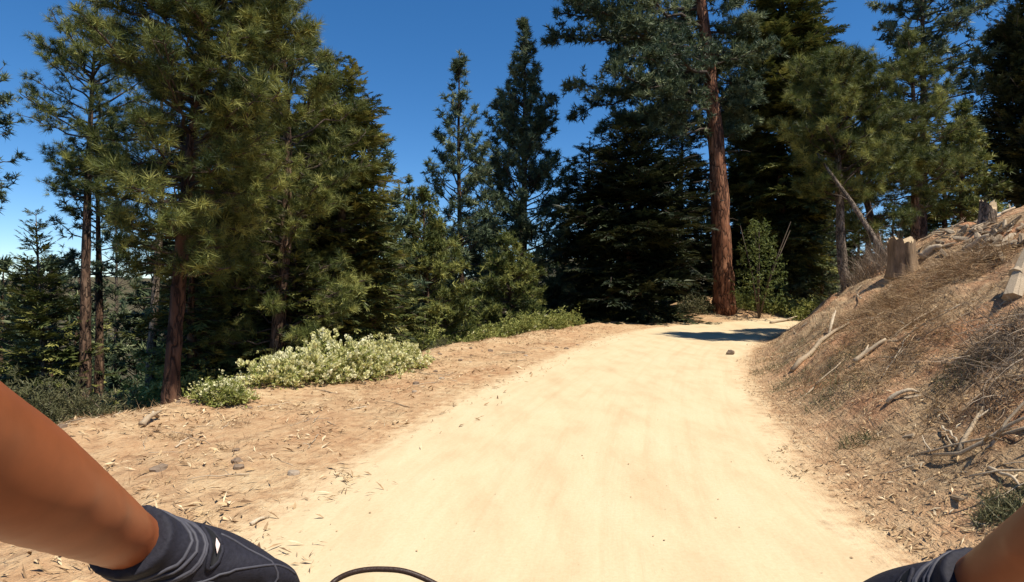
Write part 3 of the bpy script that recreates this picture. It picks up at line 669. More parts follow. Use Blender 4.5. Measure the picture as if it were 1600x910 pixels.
# leafy sapling right of the red trunk
def sapling(u, Y, vtop, rpx, label, seed, n):
    p = at(u, 0, Y); z0 = gz(p.x, Y); H = at(u, vtop, Y).z - z0; rng = np.random.default_rng(seed); rad = rpx / F * Y
    root = empty('leafy_sapling', (p.x, Y, z0), label, 'tree')
    st, lf = MB(), MB()
    for k in range(5):
        e = np.array([rng.normal() * rad * .4, rng.normal() * rad * .4, H * rng.uniform(.8, 1)]); tube(st, [(0, 0, 0), e * [.4, .4, .5], e], [.035, .025, .008], 6)
    z = H * rng.uniform(.12, 1, n); a = rng.uniform(0, 6.28, n); q = rad * np.sqrt(rng.uniform(0.05, 1, n)) * (1.1 - (z / H) ** 3 * .8)
    P = np.stack([q * np.cos(a), q * np.sin(a), z], -1)
    for k in range(3):
        m_ = np.arange(n) % 3 == k; inst(lf, *LEAFC[k], P[m_], frames(rng.normal(size=(m_.sum(), 3)), rng), .13 * rng.uniform(.6, 1.3, m_.sum()), np.clip(.5 + .2 * rng.normal(size=m_.sum()), 0, 1))
    st.build('trunk', M['twig'], root); tag(lf.build('crown', M['leaf'], root, smooth=False), kind='stuff')
sapling(1186, 22.5, 345, 38, 'light green leafy sapling just right of the tall red trunk', 3, 520)

# ------------------------------------------------------------------ bank: stumps, logs, sticks, stones, brush
def stump(p, r, h, lean, label, seed, jag=0.05, m='bark_grey'):
    rng = np.random.default_rng(seed); root = empty('tree_stump', (p.x, p.y, p.z - 0.12), label, 'stump')
    n, k = 40, 9; th = np.arange(n) * 2 * PI / n; rid = 1 + 0.05 * np.sin(th * 5 + seed) + 0.03 * np.sin(th * 11) + 0.018 * rng.normal(size=n)
    V = []; topz = h + 0.12 + jag * np.sin(th * 2 + 1) + 0.4 * jag * rng.normal(size=n)
    for i in range(k):
        f = i / (k - 1); fl = 1 + 0.38 * (1 - f) ** 3
        rr = r * fl * (1 + (rid - 1) * (1.5 - f * .6)); V.append(np.stack([rr * np.cos(th) + lean[0] * f, rr * np.sin(th) + lean[1] * f, topz * f], -1))
    i, j = np.meshgrid(np.arange(k - 1), np.arange(n), indexing='ij'); j2 = (j + 1) % n
    mb = MB(); mb.add(np.concatenate(V), np.stack([i * n + j, i * n + j2, (i + 1) * n + j2, (i + 1) * n + j], -1).reshape(-1, 4)); mb.build('bark', M[m], root)
    c = MB(); rim = V[-1] * 1.0; ctr = rim.mean(0); ring = [ctr + (rim - ctr) * s + [0, 0, 0.006] for s in (.985, .6, .3)]
    i, j = np.meshgrid(np.arange(2), np.arange(n), indexing='ij'); j2 = (j + 1) % n
    v = np.concatenate(ring + [ctr[None] + [0, 0, .006]]); c.add(v, np.stack([i * n + j, i * n + j2, (i + 1) * n + j2, (i + 1) * n + j], -1).reshape(-1, 4), [(2 * n + a, 2 * n + (a + 1) % n, 3 * n) for a in range(n)], rng.uniform(.3, .7, len(v)))
    c.build('cut_face', M['cut'], root)
    return root
stump(hit(1411, 424), 0.205, 0.55, (-0.08, -0.06), 'broad sawn tree stump on the skyline where the bank meets the forest', 3, .06, 'stumpwood')
stump(hit(1541, 352), 0.13, 0.34, (0.03, 0), 'small pale broken stump near the top of the bank', 5, 0.09)

def stick_mesh(L, r, seed, forks=1, bend=0.12, kind='stick'):
    rng = np.random.default_rng(seed); mb = MB(); n = 7; s = np.linspace(-.5, .5, n)
    P = np.stack([s * L, np.cumsum(rng.normal(size=n)) * bend * L * .3, np.abs(np.cumsum(rng.normal(size=n))) * bend * L * .12 + r * .6], -1)
    tube(mb, P, r * np.linspace(1, .55, n) * rng.uniform(.85, 1.15, n), 7, rng.uniform(.3, .9))
    for k in range(forks):
        i = rng.integers(2, n - 1); d = np.array([rng.uniform(.3, .8), rng.choice([-1, 1]) * rng.uniform(.3, .7), rng.uniform(0, .5)]) * L * rng.uniform(.15, .35)
        tube(mb, [P[i], P[i] + d * .5 + rng.normal(size=3) * .01, P[i] + d], [r * .6, r * .45, r * .25], 5, rng.uniform(.3, .9))
    return mb.mesh(kind, M['dead'])
def normal_at(x, y, e=0.12):
    v = Vector((gz(x - e, y) - gz(x + e, y), gz(x, y - e) - gz(x, y + e), 2 * e)); return v.normalized()
def lay(o, x, y, ang, lift=0.0, tilt=0.0, scale=1.0):
    n = normal_at(x, y); t = Vector((math.cos(ang), math.sin(ang), 0)); t = (t - n * t.dot(n)).normalized(); b = n.cross(t)
    Mx = Matrix((t, b, n)).transposed().to_4x4() @ Matrix.Rotation(tilt, 4, 'Y')
    o.matrix_world = Matrix.Translation(Vector((x, y, gz(x, y))) + n * lift) @ Mx @ Matrix.Scale(scale, 4)
def lay_between(name, label, cat, a, b, r, seed, forks=1, lift=0.02, bend=0.1, m='dead', group=None):
    """a weathered branch lying on the ground between two spots of the terrain"""
    rng = np.random.default_rng(seed); n = 9; mb = MB(); s = np.linspace(0, 1, n)
    pa, pb = np.array(a), np.array(b); L = np.linalg.norm(pb - pa); P = pa + (pb - pa) * s[:, None]
    side = np.cross(pb - pa, [0, 0, 1.0]); side /= np.linalg.norm(side) + 1e-9; P += side * (np.cumsum(rng.normal(size=n)) * bend * L * .12)[:, None]
    g = terrain(P[:, 0], P[:, 1])[0]; P[:, 2] = np.maximum(P[:, 2] * .5 + g * .5, g) + r * .7 + lift * np.sin(s * PI)
    o0 = P.mean(0); P = P - o0
    tube(mb, P, r * np.linspace(1.1, .55, n) * rng.uniform(.85, 1.15, n), 8, rng.uniform(.4, .9))
    for k in range(forks):
        i = rng.integers(3, n - 1); d = (P[i] - P[i - 2]) * rng.uniform(.6, 1.3) + side * rng.choice([-1, 1]) * L * .12 + [0, 0, L * .06]
        tube(mb, [P[i], P[i] + d * .5, P[i] + d], [r * .6, r * .45, r * .2], 6, rng.uniform(.4, .9))
    return tag(mb.build(name, M[m], None, loc=o0), label, cat, group)
a_ = hit(1389, 408); b_ = at(1301, 276, a_.y + 1.0)
ld = empty('leaning_tree', a_, 'thin bare dead tree leaning left just left of the sawn stump', 'dead tree'); mb = MB(); q_ = np.array(b_ - a_)
tube(mb, [(.05, 0, -.2), q_ * .3 + [.04, 0, -.04], q_ * .65 + [.02, 0, .03], q_, q_ * 1.3], [.075, .062, .05, .04, .02], 10, .4); mb.build('trunk', M['bark_grey'], ld)
for k_, (f_, d_) in enumerate([(.45, (.3, .1, .3)), (.7, (-.3, 0, .12)), (.85, (.22, -.1, .28)), (1.0, (-.2, .1, -.1))]):
    mb = MB(); tube(mb, [q_ * f_, q_ * f_ + np.array(d_) * .6 + [0, 0, .03], q_ * f_ + np.array(d_) * 1.3], [.018, .012, .005], 6, .4); mb.build('limb', M['twig'], ld)
lay_between('branch', 'long pale forked branch on the lower bank near the bend', 'branch', hit(1237, 583), hit(1322, 508), 0.035, 1, 2)
lay_between('branch', 'short pale branch on the bank uphill of the long forked branch', 'branch', hit(1334, 570), hit(1384, 534), 0.028, 2, 1)
lay_between('stick', 'curved grey stick in the middle of the bank', 'stick', hit(1386, 634), hit(1436, 620), 0.02, 3, 0, 0.05)
lay_between('stick', 'thin pale stick pointing up the slope on the near bank', 'stick', hit(1500, 712), hit(1540, 642), 0.014, 4, 1, 0.03)
lay_between('stick', 'pale barkless stick at the right edge of the photo, near the rider', 'stick', hit(1545, 740), hit(1592, 766), 0.011, 5, 0)
lay_between('log', 'split grey log lying on the upper bank just right of the sawn stump', 'log', hit(1440, 406), hit(1472, 391), 0.07, 6, 0)
lay_between('log', 'thin pale log among the wood chunks on the upper bank', 'log', hit(1510, 396), hit(1546, 373), 0.055, 7, 0)
lay_between('stick', 'thin stick lying across the skyline of the bank at the right edge', 'stick', hit(1545, 345), hit(1592, 326), 0.035, 8, 2)
lay_between('branch', 'pale fallen limb across the end of the bank at the shaded bend', 'branch', hit(1205, 506), hit(1242, 500), 0.05, 9, 1)
lay_between('stick', 'white forked stick on the edge beside the thick dark trunk', 'stick', hit(285, 622), hit(302, 608), 0.018, 10, 2, 0.08)
lay_between('bark_strip', 'curled strip of bark on the verge near the left glove', 'bark strip', hit(392, 822), hit(414, 812), 0.012, 11, 1, 0.01)
lay_between('branch', 'dark dead branch on the verge below the small grey-green bush', 'branch', hit(222, 668), hit(246, 655), 0.03, 12, 2, 0.05)
# big weathered log that leans at the right edge
p = hit(1588, 448); mb = MB(); rl = np.random.default_rng(2)
tube(mb, [(-.12, -.1, -.12), (0, -.02, .05), (.1, .03, .2), (.2, .06, .36), (.29, .08, .5), (.33, .09, .57)], [.085, .07, .066, .058, .03, .006], 7, 0.62)
tube(mb, [(.0, 0, .1), (.22, .05, .22), (.5, .1, .3)], [.07, .06, .03], 8, .6)
o = mb.build('log', M['dead'], None, smooth=False, loc=p); tag(o, 'pale splintered log standing up from the bank at the right edge', 'log')

rs = random.Random(21)
SM = [stick_mesh(rs.uniform(.3, .75), rs.uniform(.005, .011), 50 + i, rs.choice([0, 1, 1, 2])) for i in range(9)]
def bank_spot(y0=2.2, y1=15, dmax=5.5):
    y = y0 + (y1 - y0) * rs.random() ** 1.5; return float(XR(np.array([y]))[0]) + 0.25 + rs.random() ** 0.8 * min(dmax, 1.0 + y * .5), y
for i in range(150):
    x, y = bank_spot(); o = link('stick', SM[i % 9]); lay(o, x, y, rs.uniform(0, 6.28), 0.005, rs.uniform(-.14, .06), rs.uniform(.5, 1.4))
    tag(o, 'short dry stick lying among the litter on the right bank', 'stick', 'dry sticks strewn over the right bank')
for i in range(90):
    y = rs.uniform(2.6, 13); a, b = float(XD(np.array([y]))[0]), float(XL(np.array([y]))[0]); x = a + 0.1 + (b - a - .3) * rs.random() ** 1.6
    o = link('stick', SM[(i * 2) % 9]); lay(o, x, y, rs.uniform(0, 6.28), 0.003, 0, rs.uniform(.3, .8))
    tag(o, 'short dry stick lying on the left verge of the road', 'stick', 'dry sticks strewn over the left verge')
def chunk_mesh(seed, sx, sy, sz, name, m):
    rng = np.random.default_rng(seed); bm = bmesh.new(); bmesh.ops.create_icosphere(bm, subdivisions=2, radius=1)
    for v in bm.verts:
        c = v.co; q = Vector((abs(c.x) ** .6 * math.copysign(1, c.x), abs(c.y) ** .6 * math.copysign(1, c.y), abs(c.z) ** .6 * math.copysign(1, c.z)))
        v.co = Vector((q.x * sx, q.y * sy, q.z * sz)) * (1 + .12 * rng.normal())
    me = bpy.data.meshes.new(name); bm.to_mesh(me); bm.free(); me.materials.append(M[m])
    a = me.attributes.new('tint', 'FLOAT', 'POINT'); a.data.foreach_set('value', np.full(len(me.vertices), rng.uniform(.05, .7), np.float32)); return me
CM = [chunk_mesh(70 + i, rs.uniform(.08, .22), rs.uniform(.022, .045), rs.uniform(.015, .035), 'wood_chunk', 'dead') for i in range(7)]
for i in range(130):
    u, v = rs.gauss(1520, 45), rs.gauss(370, 22)
    if u > 1640: continue
    p = hit(u, v); 
    if p.y > 16 or p.x < 5.5: continue
    o = link('wood_chunk', CM[i % 7]); lay(o, p.x, p.y, rs.uniform(0, 6.28), .02, rs.uniform(-.4, .4), rs.uniform(.45, 1.15)); tag(o, 'broken wood chunk among the debris near the top of the bank', 'wood chunk', 'wood chunks near the top of the bank')
for i in range(60):
    x, y = bank_spot(2.2, 12); o = link('wood_chunk', CM[i % 7]); lay(o, x, y, rs.uniform(0, 6.28), .0, rs.uniform(-.3, .3), rs.uniform(.2, .6)); tag(o, 'small wood chunk lying in the litter lower on the right bank', 'wood chunk', 'small wood chunks on the lower bank')
RM = [chunk_mesh(90 + i, rs.uniform(.05, .09), rs.uniform(.05, .08), rs.uniform(.03, .06), 'stone', 'stone') for i in range(5)]
for i in range(60):
    y = rs.uniform(2.6, 14); a, b = float(XD(np.array([y]))[0]), float(XL(np.array([y]))[0]); x = a + .1 + (b - a) * rs.random() ** 1.8
    o = link('stone', RM[i % 5]); lay(o, x, y, rs.uniform(0, 6.28), .0, 0, rs.uniform(.2, .75)); tag(o, 'small tan stone lying on the left verge', 'stone', 'small stones on the left verge')
p = hit(1142, 554); o = link('stone', RM[2]); lay(o, p.x, p.y, 1, .03, 0, 1.1); tag(o, 'single dark stone on the road near the tree shadow at the bend', 'stone')
p = hit(1522, 345); o = link('boulder', chunk_mesh(99, .3, .2, .14, 'boulder', 'stone')); lay(o, p.x, p.y, .4, .06, 0, 1); tag(o, 'grey flat boulder left of the small broken stump', 'boulder')

# loose litter that nobody could count
def chip(seed, a, b):
    return (np.array([[-.5, -b * .4, 0], [.08, -b, .09], [.5, b * .3, 0], [-.1, b, .07]]) * [a, a, a], np.array([(0, 1, 3), (1, 2, 3)]))
CH = [chip(0, 1, .12), chip(1, 1, .35), chip(2, 1, .045)]
def litter(name, n, spot, smin, smax, mt, seed, up=0.25, tb=0.5, shapes=(0, 1, 2)):
    rng = np.random.default_rng(seed); x, y = spot(rng, n); n = len(x); z = terrain(x, y)[0]; e = .06
    N = np.stack([terrain(x - e, y)[0] - terrain(x + e, y)[0], terrain(x, y - e)[0] - terrain(x, y + e)[0], np.full(n, 2 * e)], -1); N /= np.linalg.norm(N, axis=1)[:, None]
    T = rng.normal(size=(n, 3)); T -= N * (T * N).sum(1)[:, None]; T /= np.linalg.norm(T, axis=1)[:, None]; T += N * rng.normal(size=(n, 1)) * up; T /= np.linalg.norm(T, axis=1)[:, None]
    B = np.cross(N + rng.normal(size=(n, 3)) * up, T); B /= np.linalg.norm(B, axis=1)[:, None]; Rm = np.stack([T, B, np.cross(T, B)], -1)
    sc = smin + (smax - smin) * rng.uniform(0, 1, n) ** 2.5; P = np.stack([x, y, z], -1) + N * (sc * .12 + .002)[:, None]
    mb = MB(); w_ = rng.choice(shapes, n); ti = np.clip(tb + .27 * rng.normal(size=n), 0, 1)
    for k in sorted(set(shapes)): q = w_ == k; inst(mb, *CH[k], P[q], Rm[q], sc[q], ti[q])
    return tag(mb.build(name, M[mt], smooth=False), kind='stuff')
def s_bank(rng, n):
    y = 1.6 + 17 * rng.uniform(0, 1, n) ** 2.0; d = np.abs(rng.normal(size=n)) * (.9 + y * .33); k = fbm(y * 1.3, d * 1.3, 77, 3); d = d + k * .5
    return XR(y) + np.maximum(d, -.35) * np.sqrt(1 + .15 * y * .1) - .1, y
def s_verge(rng, n):
    y = 1.8 + 18 * rng.uniform(0, 1, n) ** 1.9; a, b = XD(y) - .4, XL(y) + .7; f = rng.beta(1.0, 1.75, n); f = np.clip(f + .12 * fbm(y * 1.5, f * 6, 91, 3), 0, 1); x = a + (b - a) * f; k = rng.uniform(0, 1, n) < np.clip(.5 + 1.1 * fbm(x * 1.7, y * 1.7, 95, 3), .12, 1); return x[k], y[k]
litter('bank_litter', 74000, s_bank, .01, .068, 'litter', 5, .42, .5, (0, 2))
litter('verge_litter', 56000, s_verge, .014, .125, 'litter', 6, .4, .47, (0, 2, 2, 2))
def s_road(rng, n):
    y = 1.8 + 12 * rng.uniform(0, 1, n) ** 1.8; a, b = XL(y), XR(y); return a + (b - a) * rng.beta(.35, .5, n), y
litter('road_litter', 600, s_road, .005, .022, 'litter', 8, .1, .5)

# dry grass, brush heaps
def strands(name, spots, n, L, wd, mt, seed, flow, spread, label=None, cat=None, kind='stuff', lift=.12, curl=.5):
    rng = np.random.default_rng(seed); mb = MB(); o0 = np.array(spots[0][:3]); k = 5
    idx = rng.integers(0, len(spots), n); C = np.array([s[:3] for s in spots])[idx]; Rr = np.array([s[3] for s in spots])[idx]
    a = rng.uniform(0, 6.28, n); q = np.sqrt(rng.uniform(0, 1, n)) * Rr; x, y = C[:, 0] + q * np.cos(a), C[:, 1] + q * np.sin(a)
    hgt = lift * (1 - (q / Rr) ** 2) * rng.uniform(0, 1, n); z = terrain(x, y)[0] + hgt
    D = np.array(flow) + rng.normal(size=(n, 3)) * spread; D /= np.linalg.norm(D, axis=1)[:, None]; l = L * rng.uniform(.5, 1.3, n)
    cv = rng.normal(size=(n, 3)) * curl; s = np.linspace(0, 1, k)
    P = np.stack([x, y, z], -1)[:, None] + (D[:, None] * s[None, :, None] + (cv[:, None] - [0, 0, .25]) * (s ** 2)[None, :, None] * .5) * l[:, None, None]
    zt = terrain(P[..., 0].ravel(), P[..., 1].ravel())[0].reshape(n, k); P[..., 2] = np.maximum(P[..., 2], zt + .004)
    sd = np.cross(D, rng.normal(size=(n, 3))); sd /= np.linalg.norm(sd, axis=1)[:, None]; ww = wd * (1 - .8 * s)
    A = P - sd[:, None] * ww[None, :, None]; B = P + sd[:, None] * ww[None, :, None]
    v = np.stack([A, B], 2).reshape(-1, 3) - o0; base = (np.arange(n) * 2 * k)[:, None]; j = np.arange(k - 1)[None] * 2
    Qd = np.stack([base + j, base + j + 1, base + j + 3, base + j + 2], -1).reshape(-1, 4); mb.add(v, Qd, None, np.repeat(np.clip(.5 + .25 * rng.normal(size=n), 0, 1), 2 * k))
    o = mb.build(name, M[mt], None, smooth=False, loc=o0); tag(o, label, cat, kind=kind); return o
def S_(u, v, r): p = hit(u, v); return (p.x, p.y, p.z, r)
strands('brush_heap', [S_(1440, 440, .7), S_(1480, 430, .75), S_(1400, 470, .7), S_(1520, 415, .5)], 3300, .36, .0026, 'straw', 3, (-.8, -.45, .1), .4, 'heap of combed dry brown brush below the sawn stump', 'brush heap', None, .16, .5)
strands('brush_heap', [S_(1380, 520, .55), S_(1420, 500, .5), S_(1350, 500, .5)], 1800, .33, .0026, 'straw', 4, (-.7, -.5, .1), .5, 'lower heap of dry brown brush near the pale branches', 'brush heap', None, .1, .6)
strands('brush_heap', [S_(1578, 550, .3), S_(1550, 540, .26), S_(1605, 590, .26)], 950, .27, .003, 'greybrush', 5, (-.5, -.5, .1), .55, 'tangled grey dead brush on the bank at the right edge', 'brush heap', None, .22, .6)
strands('brush_heap', [S_(1462, 512, .36), S_(1495, 548, .34), S_(1440, 535, .3)], 600, .22, .0026, 'straw', 14, (-.6, -.5, .25), .5, 'matted brown brush in the middle of the bank left of the grey brush', 'brush heap', None, .18, .6)
strands('brush_heap', [S_(1365, 575, .34), S_(1400, 590, .3), S_(1330, 590, .28)], 480, .18, .0024, 'straw', 15, (-.5, -.5, .3), .55, 'matted dry grass heap on the lower bank below the forked branch', 'brush heap', None, .13, .6)
strands('brush_heap', [S_(1358, 412, .6), S_(1375, 420, .5)], 900, .6, .005, 'greybrush', 6, (-.2, -.2, .8), .35, 'dry grey-brown bush left of the sawn stump', 'brush heap', None, .1, .4)
rg = random.Random(4); sp = []
for k in range(110):
    x, y = bank_spot(2.6, 17, 4.5); sp.append((x, y, gz(x, y), rg.uniform(.15, .4)))
strands('dry_grass', sp, 7000, .15, .0022, 'straw', 7, (-.2, -.2, .55), .5, lift=.02, curl=.7)
sp = [S_(1290, 600, .35), S_(1255, 560, .4), S_(1215, 555, .4), S_(1310, 615, .3), S_(1240, 600, .3), S_(1585, 790, .14), S_(1560, 810, .1), S_(1200, 580, .3), S_(1330, 560, .3), S_(1270, 530, .4), S_(1500, 590, .2), S_(1340, 690, .16)]
strands('green_grass', sp, 2200, .1, .003, 'sage', 8, (0, 0, .6), .5, lift=.03, curl=.6)
sp = []
for k in range(70):
    y = rg.uniform(3, 18); a, b = float(XD(np.array([y]))[0]), float(XL(np.array([y]))[0]); x = a - .2 + (b - a) * rg.random() ** 2 * .8; sp.append((x, y, gz(x, y), rg.uniform(.1, .3)))
strands('dry_grass', sp, 4000, .09, .0018, 'straw', 9, (0, 0, .5), .6, lift=.0, curl=.7)

# ------------------------------------------------------------------ rider and bicycle
def plain(name, col, rough=0.6, ns=60, bs=0.15, amt=0.15, metal=0.0):
    m, nt, b = mat(name, rough); n = noise_n(nt, ns, 4)
    nt.links.new(mix(nt, 1.0, col, ramp(nt, n, [(0.3, (1 - amt,) * 3), (0.7, (1 + amt * .5,) * 3)]), 'MULTIPLY'), b.inputs['Base Color'])
    b.inputs['Metallic'].default_value = metal; bump(nt, b, n, bs, 0.002); return m
M['skin'] = plain('tanned_skin', (0.25, 0.076, 0.028), 0.48, 26, 0.05, 0.17)
M['glove'] = plain('navy_glove_fabric', (0.017, 0.017, 0.026), 0.75, 260, 0.35, 0.3)
M['piping'] = plain('grey_piping', (0.06, 0.06, 0.075), 0.6, 200, .2)
M['white'] = plain('white_tab', (0.75, 0.6, 0.56), 0.6)
M['black'] = plain('black_rubber', (0.012, 0.012, 0.013), 0.6)
M['metal'] = plain('dark_metal', (0.04, 0.04, 0.045), 0.35, 40, .05, .1, 0.8)
M['steel'] = plain('brushed_steel', (0.5, 0.5, 0.52), 0.3, 40, .05, .1, 1.0)
M['jersey'] = plain('grey_jersey', (0.16, 0.17, 0.19), 0.85, 150, .3)
M['shorts'] = plain('black_shorts', (0.02, 0.02, 0.024), 0.85, 150, .3)
M['paint'] = plain('frame_paint', (0.03, 0.03, 0.035), 0.3, 40, .02, .05)
M['cable'] = plain('cable_sleeve', (0.035, 0.02, 0.015), 0.45, 300, .3)

def loft(mb, C, ab, side, n=20):
    """elliptical sections along C; ab = (half width along side, half thickness)"""
    C = np.array(C, float); ab = np.array(ab, float); m = len(C); tan = np.gradient(C, axis=0); tan /= np.linalg.norm(tan, axis=1)[:, None]
    th = np.arange(n) * 2 * PI / n; V = []
    for i in range(m):
        a = np.array(side[i] if np.ndim(side[0]) else side, float); a = a - tan[i] * (a @ tan[i]); a /= np.linalg.norm(a); b = np.cross(tan[i], a)
        V.append(C[i] + ab[i, 0] * np.cos(th)[:, None] * a + ab[i, 1] * np.sin(th)[:, None] * b)
    i, j = np.meshgrid(np.arange(m - 1), np.arange(n), indexing='ij'); j2 = (j + 1) % n
    v = np.vstack(V + [C[:1], C[-1:]]); t = [(m * n, (k + 1) % n, k) for k in range(n)] + [(m * n + 1, (m - 1) * n + k, (m - 1) * n + (k + 1) % n) for k in range(n)]
    mb.add(v, np.stack([i * n + j, i * n + j2, (i + 1) * n + j2, (i + 1) * n + j], -1).reshape(-1, 4), t)
def smooth_path(P, n):
    P = np.array(P, float); t = np.arange(len(P)); g = np.linspace(0, len(P) - 1, n); out = []
    for x in g:
        i = min(int(x), len(P) - 2); f = x - i; p0, p1, p2, p3 = P[max(i - 1, 0)], P[i], P[i + 1], P[min(i + 2, len(P) - 1)]
        out.append(0.5 * (2 * p1 + (p2 - p0) * f + (2 * p0 - 5 * p1 + 4 * p2 - p3) * f * f + (3 * p1 - p0 - 3 * p2 + p3) * f ** 3))
    return np.array(out)
def sloft(mb, C, ab, side, n=20, k=4):
    m = (len(C) - 1) * k + 1; loft(mb, smooth_path(C, m), np.maximum(smooth_path(ab, m), 0.002), side, n)
def remesh(mb, name, m, vox, it, parent):
    me = mb.mesh(name, M[m]); o = link(name, me)
    r = o.modifiers.new('r', 'REMESH'); r.mode = 'VOXEL'; r.voxel_size = vox; r.use_smooth_shade = True
    sm = o.modifiers.new('s', 'SMOOTH'); sm.factor = 0.5; sm.iterations = it
    dg = bpy.context.evaluated_depsgraph_get(); new = bpy.data.meshes.new_from_object(o.evaluated_get(dg))
    bpy.data.objects.remove(o); new.name = name; new.materials.clear(); new.materials.append(M[m])
    for p in new.polygons: p.use_smooth = True
    return link(name, new, parent)

BX = 0.036
person = empty('person', (0, 0, 0), 'rider with tanned bare forearms and dark navy gloves gripping the handlebar', 'person')
WL, EL, SL = np.array((-.308, .470, 1.144)), np.array((-.287, .262, 1.298)), np.array((BX - .20, -.06, 1.42))
WR, ER, SR = np.array((.381, .470, 1.108)), np.array((.375, .265, 1.30)), np.array((BX + .20, -.06, 1.42))
KL, KR = np.array((-.260, .552, 1.076)), np.array((.352, .556, 1.036))
body = MB()
def arm(W, E, Sh, K, sgn):
    P = [Sh + (-sgn * -.05, 0, 0), Sh, Sh * .5 + E * .5, E * .9 + Sh * .1, E * .88 + W * .12, E * .62 + W * .38, E * .25 + W * .75, W, W * .45 + K * .55]
    ab = [(.05, .05), (.056, .058), (.046, .05), (.039, .041), (.0365, .036), (.0365, .0345), (.0305, .0275), (.029, .023), (.033, .019)]
    sloft(body, P, ab, (1, 0, 0.2 * sgn), 24, 5)
arm(WL, EL, SL, KL, -1); arm(WR, ER, SR, KR, 1)
sloft(body, [(BX, -.50, .92), (BX, -.46, 1.02), (BX, -.37, 1.15), (BX, -.24, 1.30), (BX, -.15, 1.40), (BX, -.10, 1.46)], [(.15, .10), (.165, .115), (.145, .105), (.165, .115), (.185, .09), (.09, .06)], (1, 0, 0), 28, 4)
sloft(body, [(BX, -.11, 1.44), (BX, -.07, 1.52), (BX, -.03, 1.58)], [(.062, .06), (.055, .055), (.055, .055)], (1, 0, 0), 18, 4)
# head: skull and jaw, nose, ears
sloft(body, [(BX, .005, 1.545), (BX, .02, 1.575), (BX, .005, 1.64), (BX, -.01, 1.70), (BX, -.015, 1.745), (BX, -.015, 1.765)], [(.028, .03), (.055, .065), (.07, .09), (.076, .098), (.055, .07), (.02, .025)], (1, 0, 0), 22, 4)
sloft(body, [(BX, .09, 1.665), (BX, .108, 1.635), (BX, .1, 1.62)], [(.009, .01), (.015, .014), (.013, .01)], (1, 0, 0), 10, 3)
for sg in (-1, 1):
    sloft(body, [(BX + sg * .072, -.02, 1.615), (BX + sg * .08, -.025, 1.645), (BX + sg * .078, -.028, 1.675)], [(.006, .012), (.009, .02), (.007, .012)], (1, 0, 0), 10, 3)
    sloft(body, [(BX + sg * .085, -.45, 1.0), (BX + sg * .105, -.28, .88), (BX + sg * .125, -.06, .74), (BX + sg * .13, -.045, .70), (BX + sg * .125, -.12, .55), (BX + sg * .12, -.21, .33 + .05 * sg), (BX + sg * .12, -.22, .25 + .05 * sg)],
          [(.085, .09), (.08, .083), (.056, .06), (.054, .058), (.054, .06), (.036, .04), (.034, .04)], (1, 0, 0), 20, 4)
remesh(body, 'body', 'skin', 0.0085, 14, person)
for nm, m, ab, PP in (('jersey', 'jersey', [(.165, .115), (.178, .128), (.16, .122), (.18, .13), (.2, .105), (.085, .075)], [(BX, -.505, .95), (BX, -.465, 1.03), (BX, -.37, 1.15), (BX, -.245, 1.30), (BX, -.155, 1.40), (BX, -.105, 1.46)]),):
    c = MB(); sloft(c, PP, ab, (1, 0, 0), 28, 4)
    for Sh, E, sg in ((SL, EL, -1), (SR, ER, 1)): sloft(c, [Sh - (sg * .07, .0, 0), Sh, Sh * .6 + E * .4, Sh * .35 + E * .65], [(.07, .07), (.068, .07), (.06, .064), (.062, .066)], (1, 0, .2 * sg), 22, 4)
    remesh(c, nm, m, 0.012, 4, person)
c = MB(); sloft(c, [(BX, -.52, .90), (BX, -.48, .99), (BX, -.44, 1.06)], [(.155, .11), (.178, .128), (.17, .12)], (1, 0, 0), 28, 4)
for sg in (-1, 1): sloft(c, [(BX + sg * .085, -.45, 1.0), (BX + sg * .105, -.28, .885), (BX + sg * .123, -.09, .765)], [(.098, .102), (.092, .095), (.075, .08)], (1, 0, 0), 22, 4)
remesh(c, 'shorts', 'shorts', 0.012, 4, person)
for sg in (-1, 1):
    c = MB(); z = .05 * sg; sloft(c, [(BX + sg * .12, -.25, .225 + z), (BX + sg * .12, -.2, .225 + z), (BX + sg * .12, -.1, .205 + z), (BX + sg * .12, -.02, .195 + z), (BX + sg * .12, .0, .195 + z)], [(.03, .04), (.038, .055), (.042, .04), (.04, .028), (.02, .015)], (1, 0, 0), 18, 4)
    remesh(c, 'shoe', 'black', 0.008, 3, person)
c = MB(); sloft(c, [(BX, -.02, 1.68), (BX, -.02, 1.72), (BX, -.025, 1.77), (BX, -.03, 1.80)], [(.095, .125), (.098, .13), (.08, .105), (.03, .04)], (1, 0, 0), 26, 5)
remesh(c, 'helmet', 'paint', 0.01, 4, person)

